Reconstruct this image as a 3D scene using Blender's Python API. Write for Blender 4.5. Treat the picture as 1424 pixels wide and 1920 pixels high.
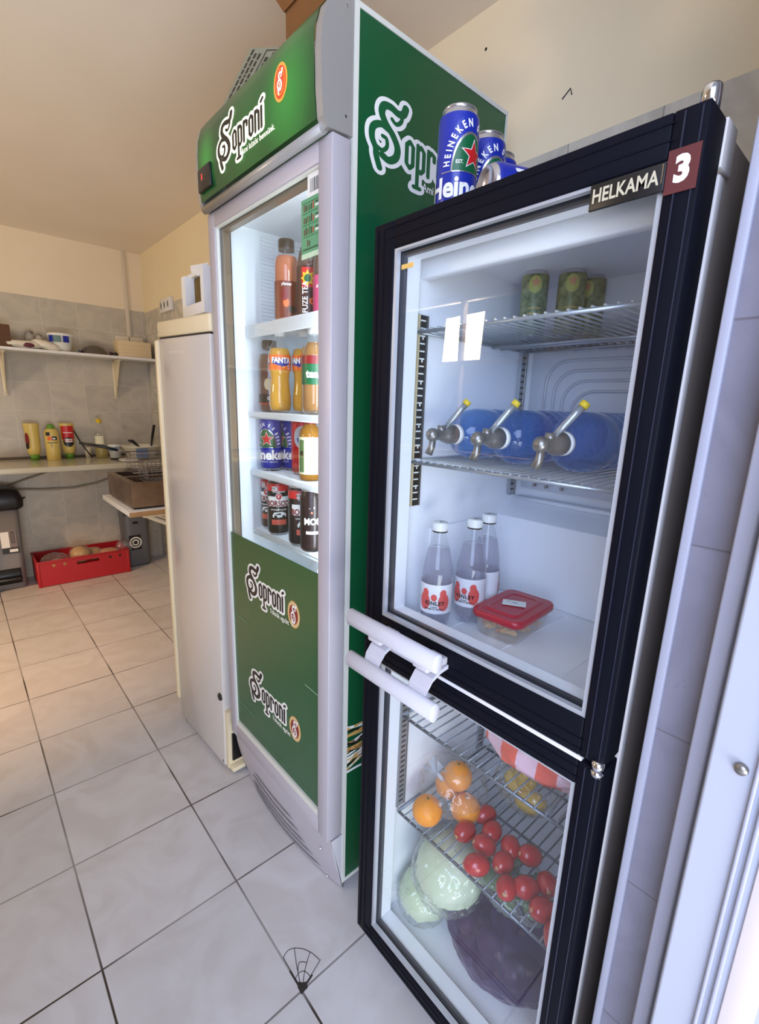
import bpy, bmesh, math, random
from mathutils import Vector, Matrix, noise
PI = math.pi
for o in list(bpy.data.objects): bpy.data.objects.remove(o)
scene = bpy.context.scene
COL = scene.collection

# ------------------------------------------------------------------ camera
cam_d = bpy.data.cameras.new('camera'); cam = bpy.data.objects.new('camera', cam_d); COL.objects.link(cam)
CAM = Vector((-0.43192, -0.69750, 1.30774))
yaw, pitch, roll = -0.7348, -0.2324, -0.0327
Rz = Matrix.Rotation(yaw, 3, 'Z'); Rx = Matrix.Rotation(pitch, 3, 'X'); Ry = Matrix.Rotation(roll, 3, 'Y')
Rm = Rz @ Rx @ Ry                       # columns: right, forward, up
right, fwd, up = Rm.col[0], Rm.col[1], Rm.col[2]
M3 = Matrix((right, up, -fwd)).transposed()
cam.matrix_world = Matrix.Translation(CAM) @ M3.to_4x4()
cam_d.sensor_fit = 'VERTICAL'; cam_d.sensor_height = 36.0
cam_d.lens = 36.0 * 888.81 / 1920.0
cam_d.shift_x = -3.57 / 1920.0; cam_d.shift_y = 13.15 / 1920.0
cam_d.clip_start = 0.01
scene.camera = cam

# ------------------------------------------------------------------ light
scene.view_settings.view_transform = 'Standard'; scene.view_settings.look = 'None'
scene.view_settings.gamma = 1.0; scene.view_settings.use_curve_mapping = False
scene.view_settings.exposure = 0.0
scene.cycles.transparent_max_bounces = 40; scene.cycles.max_bounces = 10
world = bpy.data.worlds.new('world'); scene.world = world; world.use_nodes = True
bg = world.node_tree.nodes['Background']
bg.inputs[0].default_value = (0.78, 0.86, 1.0, 1); bg.inputs[1].default_value = 0.42

def area(name, loc, target, sx, sy, power, color):
    l = bpy.data.lights.new(name, 'AREA'); l.shape = 'RECTANGLE'; l.size = sx; l.size_y = sy
    l.energy = power; l.color = color
    o = bpy.data.objects.new(name, l); COL.objects.link(o); o.location = loc
    o.rotation_euler = (Vector(target) - Vector(loc)).to_track_quat('-Z', 'Y').to_euler()
    return o
# daylight falling through the open door behind the camera, and through the window in the left wall, plus one added fill
area('daylight_door', (-1.5, -1.45, 1.75), (0.2, -0.1, 0.8), 1.3, 1.9, 70, (0.58, 0.68, 1.0))
area('ceiling_fill', (-0.6, -1.9, 0.12), (0.1, 1.2, 2.3), 1.6, 1.2, 70, (0.94, 0.97, 0.98))  # added low fill lamp, aimed up to brighten ceiling and walls
area('daylight_window', (-3.3, 0.68, 3.1), (0.0, 1.7, 0.0), 0.45, 0.6, 230, (1.0, 0.56, 0.27))
area('daylight_window_sky', (-2.25, 1.80, 1.84), (0.5, 2.2, 2.0), 0.42, 0.34, 22, (1.0, 0.78, 0.52))

# ------------------------------------------------------------------ materials
def P(name, col, rough=0.5, metal=0.0, spec=0.5, trans=0.0, emit=None, es=1.0, coat=0.0, alpha=1.0):
    m = bpy.data.materials.new(name); m.use_nodes = True
    b = m.node_tree.nodes['Principled BSDF']
    b.inputs['Base Color'].default_value = (*col, 1); b.inputs['Roughness'].default_value = rough
    b.inputs['Metallic'].default_value = metal; b.inputs['Specular IOR Level'].default_value = spec
    b.inputs['Transmission Weight'].default_value = trans; b.inputs['Coat Weight'].default_value = coat
    b.inputs['Alpha'].default_value = alpha
    if emit: b.inputs['Emission Color'].default_value = (*emit, 1); b.inputs['Emission Strength'].default_value = es
    return m
def s(r, g, b):                                   # sRGB 0-255 -> linear
    f = lambda c: (c/255)/12.92 if c/255 <= 0.04045 else ((c/255+0.055)/1.055)**2.4
    return (f(r), f(g), f(b))
def noisy(m, c2, scale, amount=0.5, coord='Object', detail=4, bump=0.0):
    """procedural variation of the base colour towards c2, and an optional bump"""
    nt = m.node_tree; b = nt.nodes['Principled BSDF']; N = nt.nodes.new
    tc = N('ShaderNodeTexCoord'); nz = N('ShaderNodeTexNoise'); nz.inputs['Scale'].default_value = scale; nz.inputs['Detail'].default_value = detail
    mx = N('ShaderNodeMix'); mx.data_type = 'RGBA'; mr = N('ShaderNodeMapRange')
    nt.links.new(tc.outputs[coord], nz.inputs['Vector']); nt.links.new(nz.outputs[0], mr.inputs[0])
    mr.inputs[1].default_value = 0.35; mr.inputs[2].default_value = 0.65; mr.inputs[4].default_value = amount
    nt.links.new(mr.outputs[0], mx.inputs[0]); mx.inputs[6].default_value = b.inputs['Base Color'].default_value; mx.inputs[7].default_value = (*c2, 1)
    nt.links.new(mx.outputs[2], b.inputs['Base Color'])
    if bump:
        bp = N('ShaderNodeBump'); bp.inputs['Strength'].default_value = bump; bp.inputs['Distance'].default_value = 0.01
        nt.links.new(nz.outputs[0], bp.inputs['Height']); nt.links.new(bp.outputs[0], b.inputs['Normal'])
    return m
def tiles(name, axes, pitch, offset, col, col2, grout, gw, rough, nscale, dirt=0.0, bump=0.3):
    """tiled surface: grid lines every `pitch` metres along two object axes"""
    m = P(name, col, rough); nt = m.node_tree; b = nt.nodes['Principled BSDF']; N = nt.nodes.new; L = nt.links.new
    tc = N('ShaderNodeTexCoord'); sp = N('ShaderNodeSeparateXYZ'); L(tc.outputs['Object'], sp.inputs[0])
    def mth(op, a, v=None, w=None):
        n = N('ShaderNodeMath'); n.operation = op
        for i, q in enumerate((a, v, w)):
            if q is None: continue
            if isinstance(q, (int, float)): n.inputs[i].default_value = q
            else: L(q, n.inputs[i])
        return n.outputs[0]
    ds = []; ids = []
    for k in range(2):
        u = mth('DIVIDE', mth('SUBTRACT', sp.outputs[axes[k]], offset[k]), pitch[k])
        fr = mth('FRACT', u); d = mth('MULTIPLY', mth('MINIMUM', fr, mth('SUBTRACT', 1.0, fr)), pitch[k])
        ds.append(d); ids.append(mth('FLOOR', u))
    d = mth('MINIMUM', ds[0], ds[1])
    wn = N('ShaderNodeTexNoise'); wn.inputs['Scale'].default_value = 9; L(tc.outputs['Object'], wn.inputs['Vector'])
    gwv = mth('MULTIPLY', mth('ADD', mth('MULTIPLY', wn.outputs[0], 0.8), 0.6), gw)
    mask = N('ShaderNodeMapRange'); mask.interpolation_type = 'SMOOTHSTEP'
    L(mth('DIVIDE', d, gwv), mask.inputs[0]); mask.inputs[1].default_value = 0.6; mask.inputs[2].default_value = 1.2
    cid = N('ShaderNodeCombineXYZ'); L(ids[0], cid.inputs[0]); L(ids[1], cid.inputs[1])
    wh = N('ShaderNodeTexWhiteNoise'); L(cid.outputs[0], wh.inputs[0])
    nz = N('ShaderNodeTexNoise'); nz.inputs['Scale'].default_value = nscale; nz.inputs['Detail'].default_value = 8; nz.inputs['Distortion'].default_value = 1.5
    vo = N('ShaderNodeVectorMath'); vo.operation = 'ADD'; L(tc.outputs['Object'], vo.inputs[0]); L(wh.outputs[1], vo.inputs[1]); L(vo.outputs[0], nz.inputs['Vector'])
    mr = N('ShaderNodeMapRange'); L(nz.outputs[0], mr.inputs[0]); mr.inputs[1].default_value = 0.4; mr.inputs[2].default_value = 0.62
    mx = N('ShaderNodeMix'); mx.data_type = 'RGBA'; L(mr.outputs[0], mx.inputs[0]); mx.inputs[6].default_value = (*col, 1); mx.inputs[7].default_value = (*col2, 1)
    hs = N('ShaderNodeHueSaturation'); L(mx.outputs[2], hs.inputs['Color']); L(mth('ADD', mth('MULTIPLY', wh.outputs[0], 0.10), 0.95), hs.inputs['Value'])
    gn = N('ShaderNodeTexNoise'); gn.inputs['Scale'].default_value = 2.2; L(tc.outputs['Object'], gn.inputs['Vector'])
    gr = N('ShaderNodeMapRange'); L(gn.outputs[0], gr.inputs[0]); gr.inputs[1].default_value = 0.42; gr.inputs[2].default_value = 0.6; gr.inputs[3].default_value = 1 - dirt; gr.inputs[4].default_value = 1
    gm = N('ShaderNodeMix'); gm.data_type = 'RGBA'; L(gr.outputs[0], gm.inputs[0]); gm.inputs[6].default_value = (*col2, 1); gm.inputs[7].default_value = (*grout, 1)
    fx = N('ShaderNodeMix'); fx.data_type = 'RGBA'; L(mask.outputs[0], fx.inputs[0]); L(gm.outputs[2], fx.inputs[6]); L(hs.outputs[0], fx.inputs[7])
    L(fx.outputs[2], b.inputs['Base Color'])
    bp = N('ShaderNodeBump'); bp.inputs['Strength'].default_value = bump; bp.inputs['Distance'].default_value = 0.002
    L(mask.outputs[0], bp.inputs['Height']); L(bp.outputs[0], b.inputs['Normal'])
    rr = mth('ADD', mth('MULTIPLY', nz.outputs[0], 0.25), rough - 0.1); L(rr, b.inputs['Roughness'])
    return m
def clear(name, tint=(1, 1, 1), ior=1.5, rough=0.0, body=None, amount=0.0, refl=1.0):
    """thin clear sheet: fresnel mix of straight-through and mirror, plus some diffuse body"""
    m = bpy.data.materials.new(name); m.use_nodes = True; nt = m.node_tree; N = nt.nodes.new; L = nt.links.new
    nt.nodes.remove(nt.nodes['Principled BSDF']); out = nt.nodes['Material Output']
    t = N('ShaderNodeBsdfTransparent'); t.inputs[0].default_value = (*tint, 1)
    g = N('ShaderNodeBsdfGlossy'); g.inputs['Roughness'].default_value = rough; g.inputs[0].default_value = (refl, refl, refl, 1)
    lw = N('ShaderNodeLayerWeight'); lw.inputs[0].default_value = .5     # Schlick reflectance, alike from both sides of the sheet
    pw = N('ShaderNodeMath'); pw.operation = 'POWER'; L(lw.outputs['Facing'], pw.inputs[0]); pw.inputs[1].default_value = 5
    f = N('ShaderNodeMath'); f.operation = 'MULTIPLY_ADD'; L(pw.outputs[0], f.inputs[0]); f.inputs[1].default_value = .85; f.inputs[2].default_value = ((ior-1)/(ior+1))**2
    mx = N('ShaderNodeMixShader'); L(f.outputs[0], mx.inputs[0]); L(g.outputs[0], mx.inputs[2])
    if amount > 0:
        d = N('ShaderNodeBsdfDiffuse'); d.inputs[0].default_value = (*(body or tint), 1)
        m2 = N('ShaderNodeMixShader'); m2.inputs[0].default_value = amount; L(t.outputs[0], m2.inputs[1]); L(d.outputs[0], m2.inputs[2])
        L(m2.outputs[0], mx.inputs[1])
    else: L(t.outputs[0], mx.inputs[1])
    L(mx.outputs[0], out.inputs[0])
    return m

MT = {}
MT['floor'] = tiles('floor_tiles', (0, 1), (.333, .3385), (0, 0), s(206, 206, 208), s(197, 195, 195), s(56, 48, 42), .0026, .32, 5.5, dirt=.55)
MT['wtile'] = tiles('wall_tiles', (0, 2), (.2165, .195), (.1285, .033), s(198, 189, 172), s(186, 178, 163), s(210, 203, 190), .0016, .3, 7, bump=.1)
MT['wtile_r'] = tiles('wall_tiles_right', (1, 2), (.2165, .195), (.02, .033), s(206, 200, 184), s(184, 178, 164), s(150, 142, 128), .0018, .3, 7, bump=.1)
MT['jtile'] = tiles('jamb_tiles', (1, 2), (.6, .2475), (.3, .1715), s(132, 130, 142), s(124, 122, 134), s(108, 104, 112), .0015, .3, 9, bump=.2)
MT['plaster'] = noisy(P('plaster_wall', s(238, 224, 198), .9), s(232, 216, 188), 3, .6, bump=.05)
MT['plaster_r'] = noisy(P('plaster_wall_right', s(238, 223, 188), .9), s(232, 216, 180), 3, .6, bump=.05)
MT['ceiling'] = noisy(P('ceiling_paint', s(244, 234, 218), .95), s(238, 226, 208), 2, .6)
MT['white'] = P('white_plastic', s(232, 232, 230), .35)
MT['white_gloss'] = P('white_enamel', s(204, 199, 194), .18, coat=.3)
MT['cream'] = P('cream_enamel', s(226, 212, 178), .3)
MT['liner'] = P('fridge_liner', s(246, 248, 253), .35)
MT['cooler_liner'] = P('cooler_liner', s(222, 230, 236), .4)
MT['cabinet'] = noisy(P('fridge_side', s(172, 158, 144), .55), s(160, 146, 132), 4, .6)
MT['paint'] = P('painted_frame', s(166, 168, 182), .4)
MT['black'] = P('black_frame', s(14, 15, 24), .5, spec=.08)
MT['black_ridge'] = P('black_ridge', s(34, 37, 52), .3)
MT['rubber'] = P('black_rubber', s(24, 24, 26), .6)
MT['blackp'] = P('black_plastic', s(18, 18, 20), .35)
MT['silver'] = P('silver_paint', s(182, 178, 186), .38, metal=.12)
MT['silver2'] = P('silver_header', s(168, 166, 162), .34, metal=.35)
MT['trimw'] = P('pale_trim', s(214, 216, 206), .4)
MT['green'] = P('green_film', s(12, 84, 48), .22, coat=.25)
MT['green_door'] = P('green_door_film', s(22, 84, 44), .25, coat=.2)
MT['chrome'] = P('chrome', (.75, .75, .78), .12, metal=1)
MT['steel'] = noisy(P('brushed_steel', s(158, 134, 112), .32, metal=.75), s(112, 90, 72), 9, .8)
MT['steel_d'] = P('dark_steel', s(146, 142, 138), .34, metal=.8)
MT['handle'] = P('handle_white', s(198, 198, 206), .35)
MT['wire'] = P('zinc_wire', s(168, 174, 182), .3, metal=.6)
MT['wire_shaded'] = P('shaded_zinc_wire', s(122, 128, 136), .35, metal=.5)  # darker zinc_wire copy: shade of the lower compartment put into its colour
MT['wire_w'] = P('white_wire', s(230, 234, 236), .35)
MT['glass'] = clear('door_glass', (.96, .98, .98), 1.5)
MT['pet'] = clear('clear_pet', (.95, .96, .97), 1.45, .03, s(225, 228, 232), .05)
MT['petblue'] = clear('blue_pet', (.50, .70, .90), 1.5, .03, s(70, 124, 200), .20)
MT['film'] = clear('plastic_film', (.97, .98, .98), 1.6, .10, s(240, 242, 246), .07)
MT['film_milky'] = clear('milky_film', (.85, .88, .92), 1.6, .2, s(225, 228, 236), .42)
MT['w'] = P('print_white', s(238, 238, 232), .4)
MT['k'] = P('print_black', s(22, 20, 20), .4)
MT['g'] = P('print_green', s(8, 92, 52), .35)
MT['red'] = P('print_red', s(196, 30, 34), .35)
MT['blue'] = P('print_blue', s(26, 44, 150), .28)
MT['gold'] = P('print_gold', s(206, 164, 92), .35)
MT['darkred'] = P('print_darkred', s(128, 24, 28), .35)
MT['alu'] = P('can_aluminium', s(196, 196, 200), .22, metal=.85)
MT['orange'] = P('print_orange', s(240, 112, 30), .35)
MT['brown'] = noisy(P('cardboard', s(132, 88, 42), .85), s(112, 72, 32), 10, .5)
MT['wood'] = noisy(P('pale_wood', s(176, 132, 78), .6), s(150, 106, 60), 22, .6)

# ------------------------------------------------------------------ mesh builder
class B:
    """collects shapes (world or local metres) and links them as ONE mesh object"""
    def __init__(self): self.bm = bmesh.new(); self.mats = []
    def mi(self, m):
        m = MT[m] if isinstance(m, str) else m
        if m not in self.mats: self.mats.append(m)
        return self.mats.index(m)
    def _faces(self, verts, faces, m, smooth=False):
        i = self.mi(m); vs = [self.bm.verts.new(v) for v in verts]
        for f in faces:
            try: q = self.bm.faces.new([vs[k] for k in f]); q.material_index = i; q.smooth = smooth
            except ValueError: pass
        return vs
    def box(self, x0, x1, y0, y1, z0, z1, m, bev=0.0, seg=2, rot=None, at=None):
        self.nb = getattr(self, 'nb', 0)+1; e = ((self.nb*7) % 11)*1.6e-5          # touching boxes never share a plane exactly
        x0, x1, y0, y1, z0, z1 = x0-e, x1+e, y0-e, y1+e, z0-e, z1+e
        t = bmesh.new(); bmesh.ops.create_cube(t, size=1)
        for v in t.verts: v.co = Vector(((x0+x1)/2+v.co.x*(x1-x0), (y0+y1)/2+v.co.y*(y1-y0), (z0+z1)/2+v.co.z*(z1-z0)))
        if bev > 0: bmesh.ops.bevel(t, geom=t.edges[:]+t.verts[:], offset=bev, segments=seg, affect='EDGES', profile=.5)
        if rot is not None:
            c = Vector(at) if at is not None else Vector(((x0+x1)/2, (y0+y1)/2, (z0+z1)/2))
            for v in t.verts: v.co = c + rot @ (v.co - c)
        self.merge(t, m, smooth=bev > 0); return self
    def merge(self, t, m, smooth=False):
        i = self.mi(m); mp = {}
        for v in t.verts: mp[v] = self.bm.verts.new(v.co)
        for f in t.faces:
            try: q = self.bm.faces.new([mp[v] for v in f.verts]); q.material_index = i; q.smooth = smooth and len(f.verts) <= 4 and f.calc_area() < 1
            except ValueError: pass
        t.free()
    def tube(self, pts, r, m, n=8, cap=True, closed=False):
        pts = [Vector(p) for p in pts]; rs = r if isinstance(r, (list, tuple)) else [r]*len(pts)
        i = self.mi(m); rings = []; prev = None
        for k, p in enumerate(pts):
            if closed: d = pts[(k+1) % len(pts)] - pts[k-1]
            else: d = (pts[min(k+1, len(pts)-1)] - pts[max(k-1, 0)])
            d.normalize()
            a = prev if prev is not None else (Vector((0, 0, 1)) if abs(d.z) < .9 else Vector((1, 0, 0)))
            x = d.cross(a); x = x.normalized() if x.length > 1e-6 else d.orthogonal().normalized()
            y = x.cross(d).normalized(); prev = y
            rings.append([self.bm.verts.new(p + (x*math.cos(2*PI*j/n) + y*math.sin(2*PI*j/n))*rs[k]) for j in range(n)])
        K = len(rings)
        for k in range(K if closed else K-1):
            a, b = rings[k], rings[(k+1) % K]
            for j in range(n):
                q = self.bm.faces.new((a[j], a[(j+1) % n], b[(j+1) % n], b[j])); q.material_index = i; q.smooth = True
        if cap and not closed:
            for rg in (rings[0][::-1], rings[-1]):
                q = self.bm.faces.new(rg); q.material_index = i
        return self
    def lathe(self, prof, m, n=32, c=(0, 0, 0), axis='Z', a0=0, a1=2*PI, sx=1, sy=1):
        """prof: list of (r, z[, material]) ; the material of a segment is that of its first point"""
        c = Vector(c); full = abs(a1-a0-2*PI) < 1e-6; cnt = n if full else n+1; rings = []
        def mp(r, z, t):
            x, y = r*math.cos(t)*sx, r*math.sin(t)*sy
            return c + (Vector((x, y, z)) if axis == 'Z' else Vector((z, x, y)) if axis == 'X' else Vector((x, z, y)))
        for p in prof: rings.append([self.bm.verts.new(mp(p[0], p[1], a0+(a1-a0)*j/n)) for j in range(cnt)])
        cur = m
        for k in range(len(prof)-1):
            if len(prof[k]) > 2: cur = prof[k][2]
            i = self.mi(cur)
            if prof[k][0] < 1e-6 and prof[k+1][0] < 1e-6: continue
            for j in range(n):
                j2 = (j+1) % cnt; q4 = [rings[k][j], rings[k][j2], rings[k+1][j2], rings[k+1][j]]
                if prof[k][0] < 1e-6: q4 = [rings[k][j], rings[k+1][j2], rings[k+1][j]]
                elif prof[k+1][0] < 1e-6: q4 = [rings[k][j], rings[k][j2], rings[k+1][j]]
                try: q = self.bm.faces.new(q4); q.material_index = i; q.smooth = True
                except ValueError: pass
        return self
    def ball(self, c, r, m, sx=1, sy=1, sz=1, nse=0.0, fr=3.0, seed=0, sub=3, rot=None, ridge=False):
        t = bmesh.new(); bmesh.ops.create_icosphere(t, subdivisions=sub, radius=1)
        for v in t.verts:
            p = v.co.normalized(); k = 1.0
            if nse:
                q = p*fr + Vector((seed*7.1, seed*3.3, seed))
                h = noise.noise(q) + .5*noise.noise(q*2.1)
                if ridge: h = .6 - 2.2*abs(h)
                k += nse*h
            v.co = Vector((p.x*sx, p.y*sy, p.z*sz))*r*k
            if rot is not None: v.co = rot @ v.co
            v.co += Vector(c)
        self.merge(t, m, smooth=True)
        for f in self.bm.faces[-1:]: pass
        return self
    def prism(self, poly, fn, depth, m):
        """flat polygon (u,v) mapped by fn(u,v,w), given thickness"""
        n = len(poly)
        vs = [fn(u, v, 0) for u, v in poly] + [fn(u, v, depth) for u, v in poly]
        fs = [list(range(n))[::-1], [n+k for k in range(n)]] + [[k, (k+1) % n, n+(k+1) % n, n+k] for k in range(n)]
        self._faces(vs, fs, m); return self
    def build(self, name, parent=None, loc=None, recalc=True, **kw):
        me = bpy.data.meshes.new(name)
        if recalc: bmesh.ops.recalc_face_normals(self.bm, faces=self.bm.faces)
        off = Vector((0, 0, 0))
        if parent is not None: off = parent_world(parent)
        elif loc is not None: off = Vector(loc)
        if off.length > 0: bmesh.ops.translate(self.bm, verts=self.bm.verts, vec=-off)
        self.bm.to_mesh(me); self.bm.free()
        for m in self.mats: me.materials.append(m)
        o = bpy.data.objects.new(name, me); COL.objects.link(o)
        if parent is not None: o.parent = parent
        elif loc is not None: o.location = loc
        for k, v in kw.items(): o[k] = v
        return o
def parent_world(o):
    v = Vector(o.location)
    while o.parent: o = o.parent; v += Vector(o.location)
    return v
def root(name, loc, label, category, group=None):
    o = bpy.data.objects.new(name, None); COL.objects.link(o); o.location = loc; o.empty_display_size = .05
    o['label'] = label; o['category'] = category
    if group: o['group'] = group
    return o
def tag(o, label, category, group=None):
    o['label'] = label; o['category'] = category
    if group: o['group'] = group
    return o
def dup(r, loc, rotz=None, label=None, group=None, scale=None):
    def cp(o, par):
        c = o.copy(); COL.objects.link(c)
        if par is not None: c.parent = par
        for ch in list(o.children): cp(ch, c)
        return c
    c = cp(r, None); c.location = loc
    if rotz is not None: c.rotation_euler = (0, 0, rotz)
    if scale: c.scale = (scale,)*3
    if label: c['label'] = label
    if group: c['group'] = group
    return c
def face_cam(x, y, extra=0.0): return math.atan2(CAM.y-y, CAM.x-x) + extra

# flat frames: u to the viewer's right, v up, w towards the viewer
def on_front(x, y, z): return lambda u, v, w: Vector((x-w, y-u, z+v))       # faces -X
def on_side(x, y, z): return lambda u, v, w: Vector((x+u, y-w, z+v))        # faces -Y
def on_cyl(R, z, a0=0.0, c=(0, 0)): return lambda u, v, w: Vector((c[0]+(R+w)*math.cos(a0+u/R), c[1]+(R+w)*math.sin(a0+u/R), z+v))

def text_mesh(body, size, bold=0.0, cond=1.0, slant=0.0, align='CENTER', space=1.0):
    c = bpy.data.curves.new('t', 'FONT'); c.body = body; c.size = size; c.offset = bold*size; c.align_x = align; c.align_y = 'CENTER'
    c.resolution_u = 3; c.shear = slant; c.space_character = space; c.fill_mode = 'FRONT'
    o = bpy.data.objects.new('t', c); COL.objects.link(o)
    dg = bpy.context.evaluated_depsgraph_get(); me = bpy.data.meshes.new_from_object(o.evaluated_get(dg))
    bm = bmesh.new(); bm.from_mesh(me); bpy.data.objects.remove(o); bpy.data.curves.remove(c); bpy.data.meshes.remove(me)
    for v in bm.verts: v.co.x *= cond
    return bm
def put_text(b, body, size, fn, m, w=.0004, bold=.02, cond=1.0, slant=0.0, align='CENTER', du=0, dv=0, slice_=0, space=1.0, warp=None, rot=0, clip=None):
    bm = text_mesh(body, size, bold, cond, slant, align, space)
    if rot:
        for v in bm.verts: v.co = Matrix.Rotation(rot, 3, 'Z') @ v.co
    if slice_ and bm.verts:
        xs = [v.co.x for v in bm.verts]; x = min(xs)+slice_
        while x < max(xs):
            bmesh.ops.bisect_plane(bm, geom=bm.verts[:]+bm.edges[:]+bm.faces[:], plane_co=(x, 0, 0), plane_no=(1, 0, 0)); x += slice_
    if clip is not None:
        for sgn, lim in ((-1, -clip), (1, clip)):
            bmesh.ops.bisect_plane(bm, geom=bm.verts[:]+bm.edges[:]+bm.faces[:], plane_co=(lim, 0, 0), plane_no=(sgn, 0, 0), clear_outer=True)
    for v in bm.verts:
        u, q = v.co.x, v.co.y
        if warp: u, q = warp(u, q)
        v.co = fn(u+du, q+dv, w)
    b.merge(bm, m)
def smooth_pts(pts, k=6):
    P_ = [Vector((*p, 0)) for p in pts]; out = []
    for i in range(len(P_)-1):
        p0, p1, p2, p3 = P_[max(i-1, 0)], P_[i], P_[i+1], P_[min(i+2, len(P_)-1)]
        for j in range(k):
            t = j/k; out.append(.5*((2*p1)+(-p0+p2)*t+(2*p0-5*p1+4*p2-p3)*t*t+(-p0+3*p1-3*p2+p3)*t*t*t))
    out.append(P_[-1]); return [(p.x, p.y) for p in out]
RW = random.Random(77)
def surf(b, pts, fn, m, w, step=.004):
    """a flat outline laid on a surface, cut into narrow strips so that it follows a curved one"""
    t = bmesh.new(); t.faces.new([t.verts.new((u, v, 0)) for u, v in pts])
    us = [p[0] for p in pts]; x = min(us)+step
    while x < max(us)-1e-6:
        bmesh.ops.bisect_plane(t, geom=t.verts[:]+t.edges[:]+t.faces[:], plane_co=(x, 0, 0), plane_no=(1, 0, 0)); x += step
    for v in t.verts: v.co = fn(v.co.x, v.co.y, w)
    b.merge(t, m)
def ribbon(b, pts, wd, fn, m, w, taper=0):
    """a stroke with round ends and joints, laid on a surface"""
    n = len(pts)
    for i in range(n):
        ww = wd/2
        if taper and i > n*(1-taper): ww *= max(.08, (n-1-i)/(n*taper))
        q = w+RW.random()*1.6e-4
        b._faces([fn(pts[i][0]+ww*math.cos(2*PI*k/14), pts[i][1]+ww*math.sin(2*PI*k/14), q) for k in range(14)], [list(range(14))], m)
        if i < n-1:
            p, c = pts[i], pts[i+1]; dx, dy = c[0]-p[0], c[1]-p[1]; l = math.hypot(dx, dy)
            if l < 1e-9: continue
            nx, ny = -dy/l*ww, dx/l*ww; q = w+RW.random()*1.6e-4
            b._faces([fn(p[0]+nx, p[1]+ny, q), fn(c[0]+nx, c[1]+ny, q), fn(c[0]-nx, c[1]-ny, q), fn(p[0]-nx, p[1]-ny, q)], [[0, 1, 2, 3]], m)
def disc(b, c, ru, rv, fn, m, w, n=18, a0=0, a1=2*PI):
    surf(b, [(c[0]+ru*math.cos(a0+(a1-a0)*k/n), c[1]+rv*math.sin(a0+(a1-a0)*k/n)) for k in range(n if a1-a0 > 6.2 else n+1)], fn, m, w, max(.004, ru/6))
def quad(b, u0, u1, v0, v1, fn, m, w, n=1):
    for k in range(n):
        a, c = u0+(u1-u0)*k/n, u0+(u1-u0)*(k+1)/n
        b._faces([fn(a, v0, w), fn(c, v0, w), fn(c, v1, w), fn(a, v1, w)], [[0, 1, 2, 3]], m, smooth=n > 1)
def star(b, c, r, fn, m, w, n=5, k=.42, rot=PI/2):
    surf(b, [(c[0]+(r if i % 2 == 0 else r*k)*math.cos(rot+PI*i/n), c[1]+(r if i % 2 == 0 else r*k)*math.sin(rot+PI*i/n)) for i in range(2*n)], fn, m, w, .004)

# the beer logo: blackletter word drawn from strokes
S_ = [([(1.22, 2.12), (1.12, 1.86), (.9, 1.78), (.62, 1.86), (.34, 1.8), (.24, 1.5), (.42, 1.18), (.72, .88), (.92, .5), (.86, .12), (.58, -.1), (.3, -.02)], .27),
      ([(1.08, 1.84), (1.04, 1.55), (.84, 1.36), (.66, 1.46)], .15),
      ([(.5, 1.02), (.22, 1.08), (-.08, .86), (-.12, .46), (.04, .12), (.06, -.12), (.2, -.52)], .24),
      ([(.06, .22), (.3, .16), (.48, .36), (.46, .64), (.3, .68)], .15)]
def letters():
    o = [[(0, .85), (0, .15), (.14, 0), (.28, .15), (.28, .85), (.14, 1), (0, .85)]]
    p = [[(0, 1.02), (0, -.62)], [(-.14, -.64), (.14, -.64)], [(0, .88), (.15, 1), (.28, .85), (.28, .15), (.15, 0), (0, .1)]]
    r = [[(0, 1.02), (0, 0)], [(0, .85), (.13, 1.0), (.27, .92), (.27, .72)]]
    n = [[(0, 1.02), (0, 0)], [(0, .85), (.13, 1.0), (.28, .85), (.28, 0)]]
    i = [[(0, 1.0), (0, 0)], [(-.02, 1.26), (.1, 1.36)]]
    x = 1.32; out = []
    for g, adv in ((o, .5), (p, .5), (r, .48), (o, .5), (n, .5), (i, .4)):
        for st in g: out.append(([(q[0]+x, q[1]) for q in st], .17))
        x += adv
    return out
def logo(b, fn0, scu, scv, fill, outline, w=.0004, sub=None, subm='w', ow=.15, ball=True):
    """unit word: x 0..4.1, baseline 0"""
    fn = lambda u, v, q: fn0(u*scu, v*scv, q)
    st = [(smooth_pts(p, 5), wd, .12) for p, wd in S_] + [(p, wd, 0) for p, wd in letters()]
    for p, wd, tp in st: ribbon(b, p, wd+ow*2, fn, outline, w)
    if outline == 'w':
        for p, wd, tp in st[4:]: ribbon(b, [(a-.05, c-.05) for a, c in p], wd+ow*1.6, fn, outline, w)
    for p, wd, tp in st: ribbon(b, p, wd, fn, fill, w+.0004, 0)
    if sub: put_text(b, sub, .46, fn, subm, w=w+.0008, bold=.015, cond=.72, du=3.45, dv=-.50)
def emblem(b, fn, r, w=.0004, k=1.25):
    disc(b, (0, 0), r, r*k, fn, 'gold', w, 28); disc(b, (0, 0), r*.86, r*.86*k, fn, 'w', w*1.6, 28)
    disc(b, (0, 0), r*.82, r*.82*k, fn, 'gold', w*2.2, 28); disc(b, (0, 0), r*.7, r*.7*k, fn, 'darkred', w*2.8, 28)
    f2 = lambda u, v, q: fn((u-.45)*r*.62, (v-.85)*r*.62*k, q)
    for p, wd in S_: ribbon(b, smooth_pts(p, 4), wd*.95, f2, 'w', w*3.6)

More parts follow.
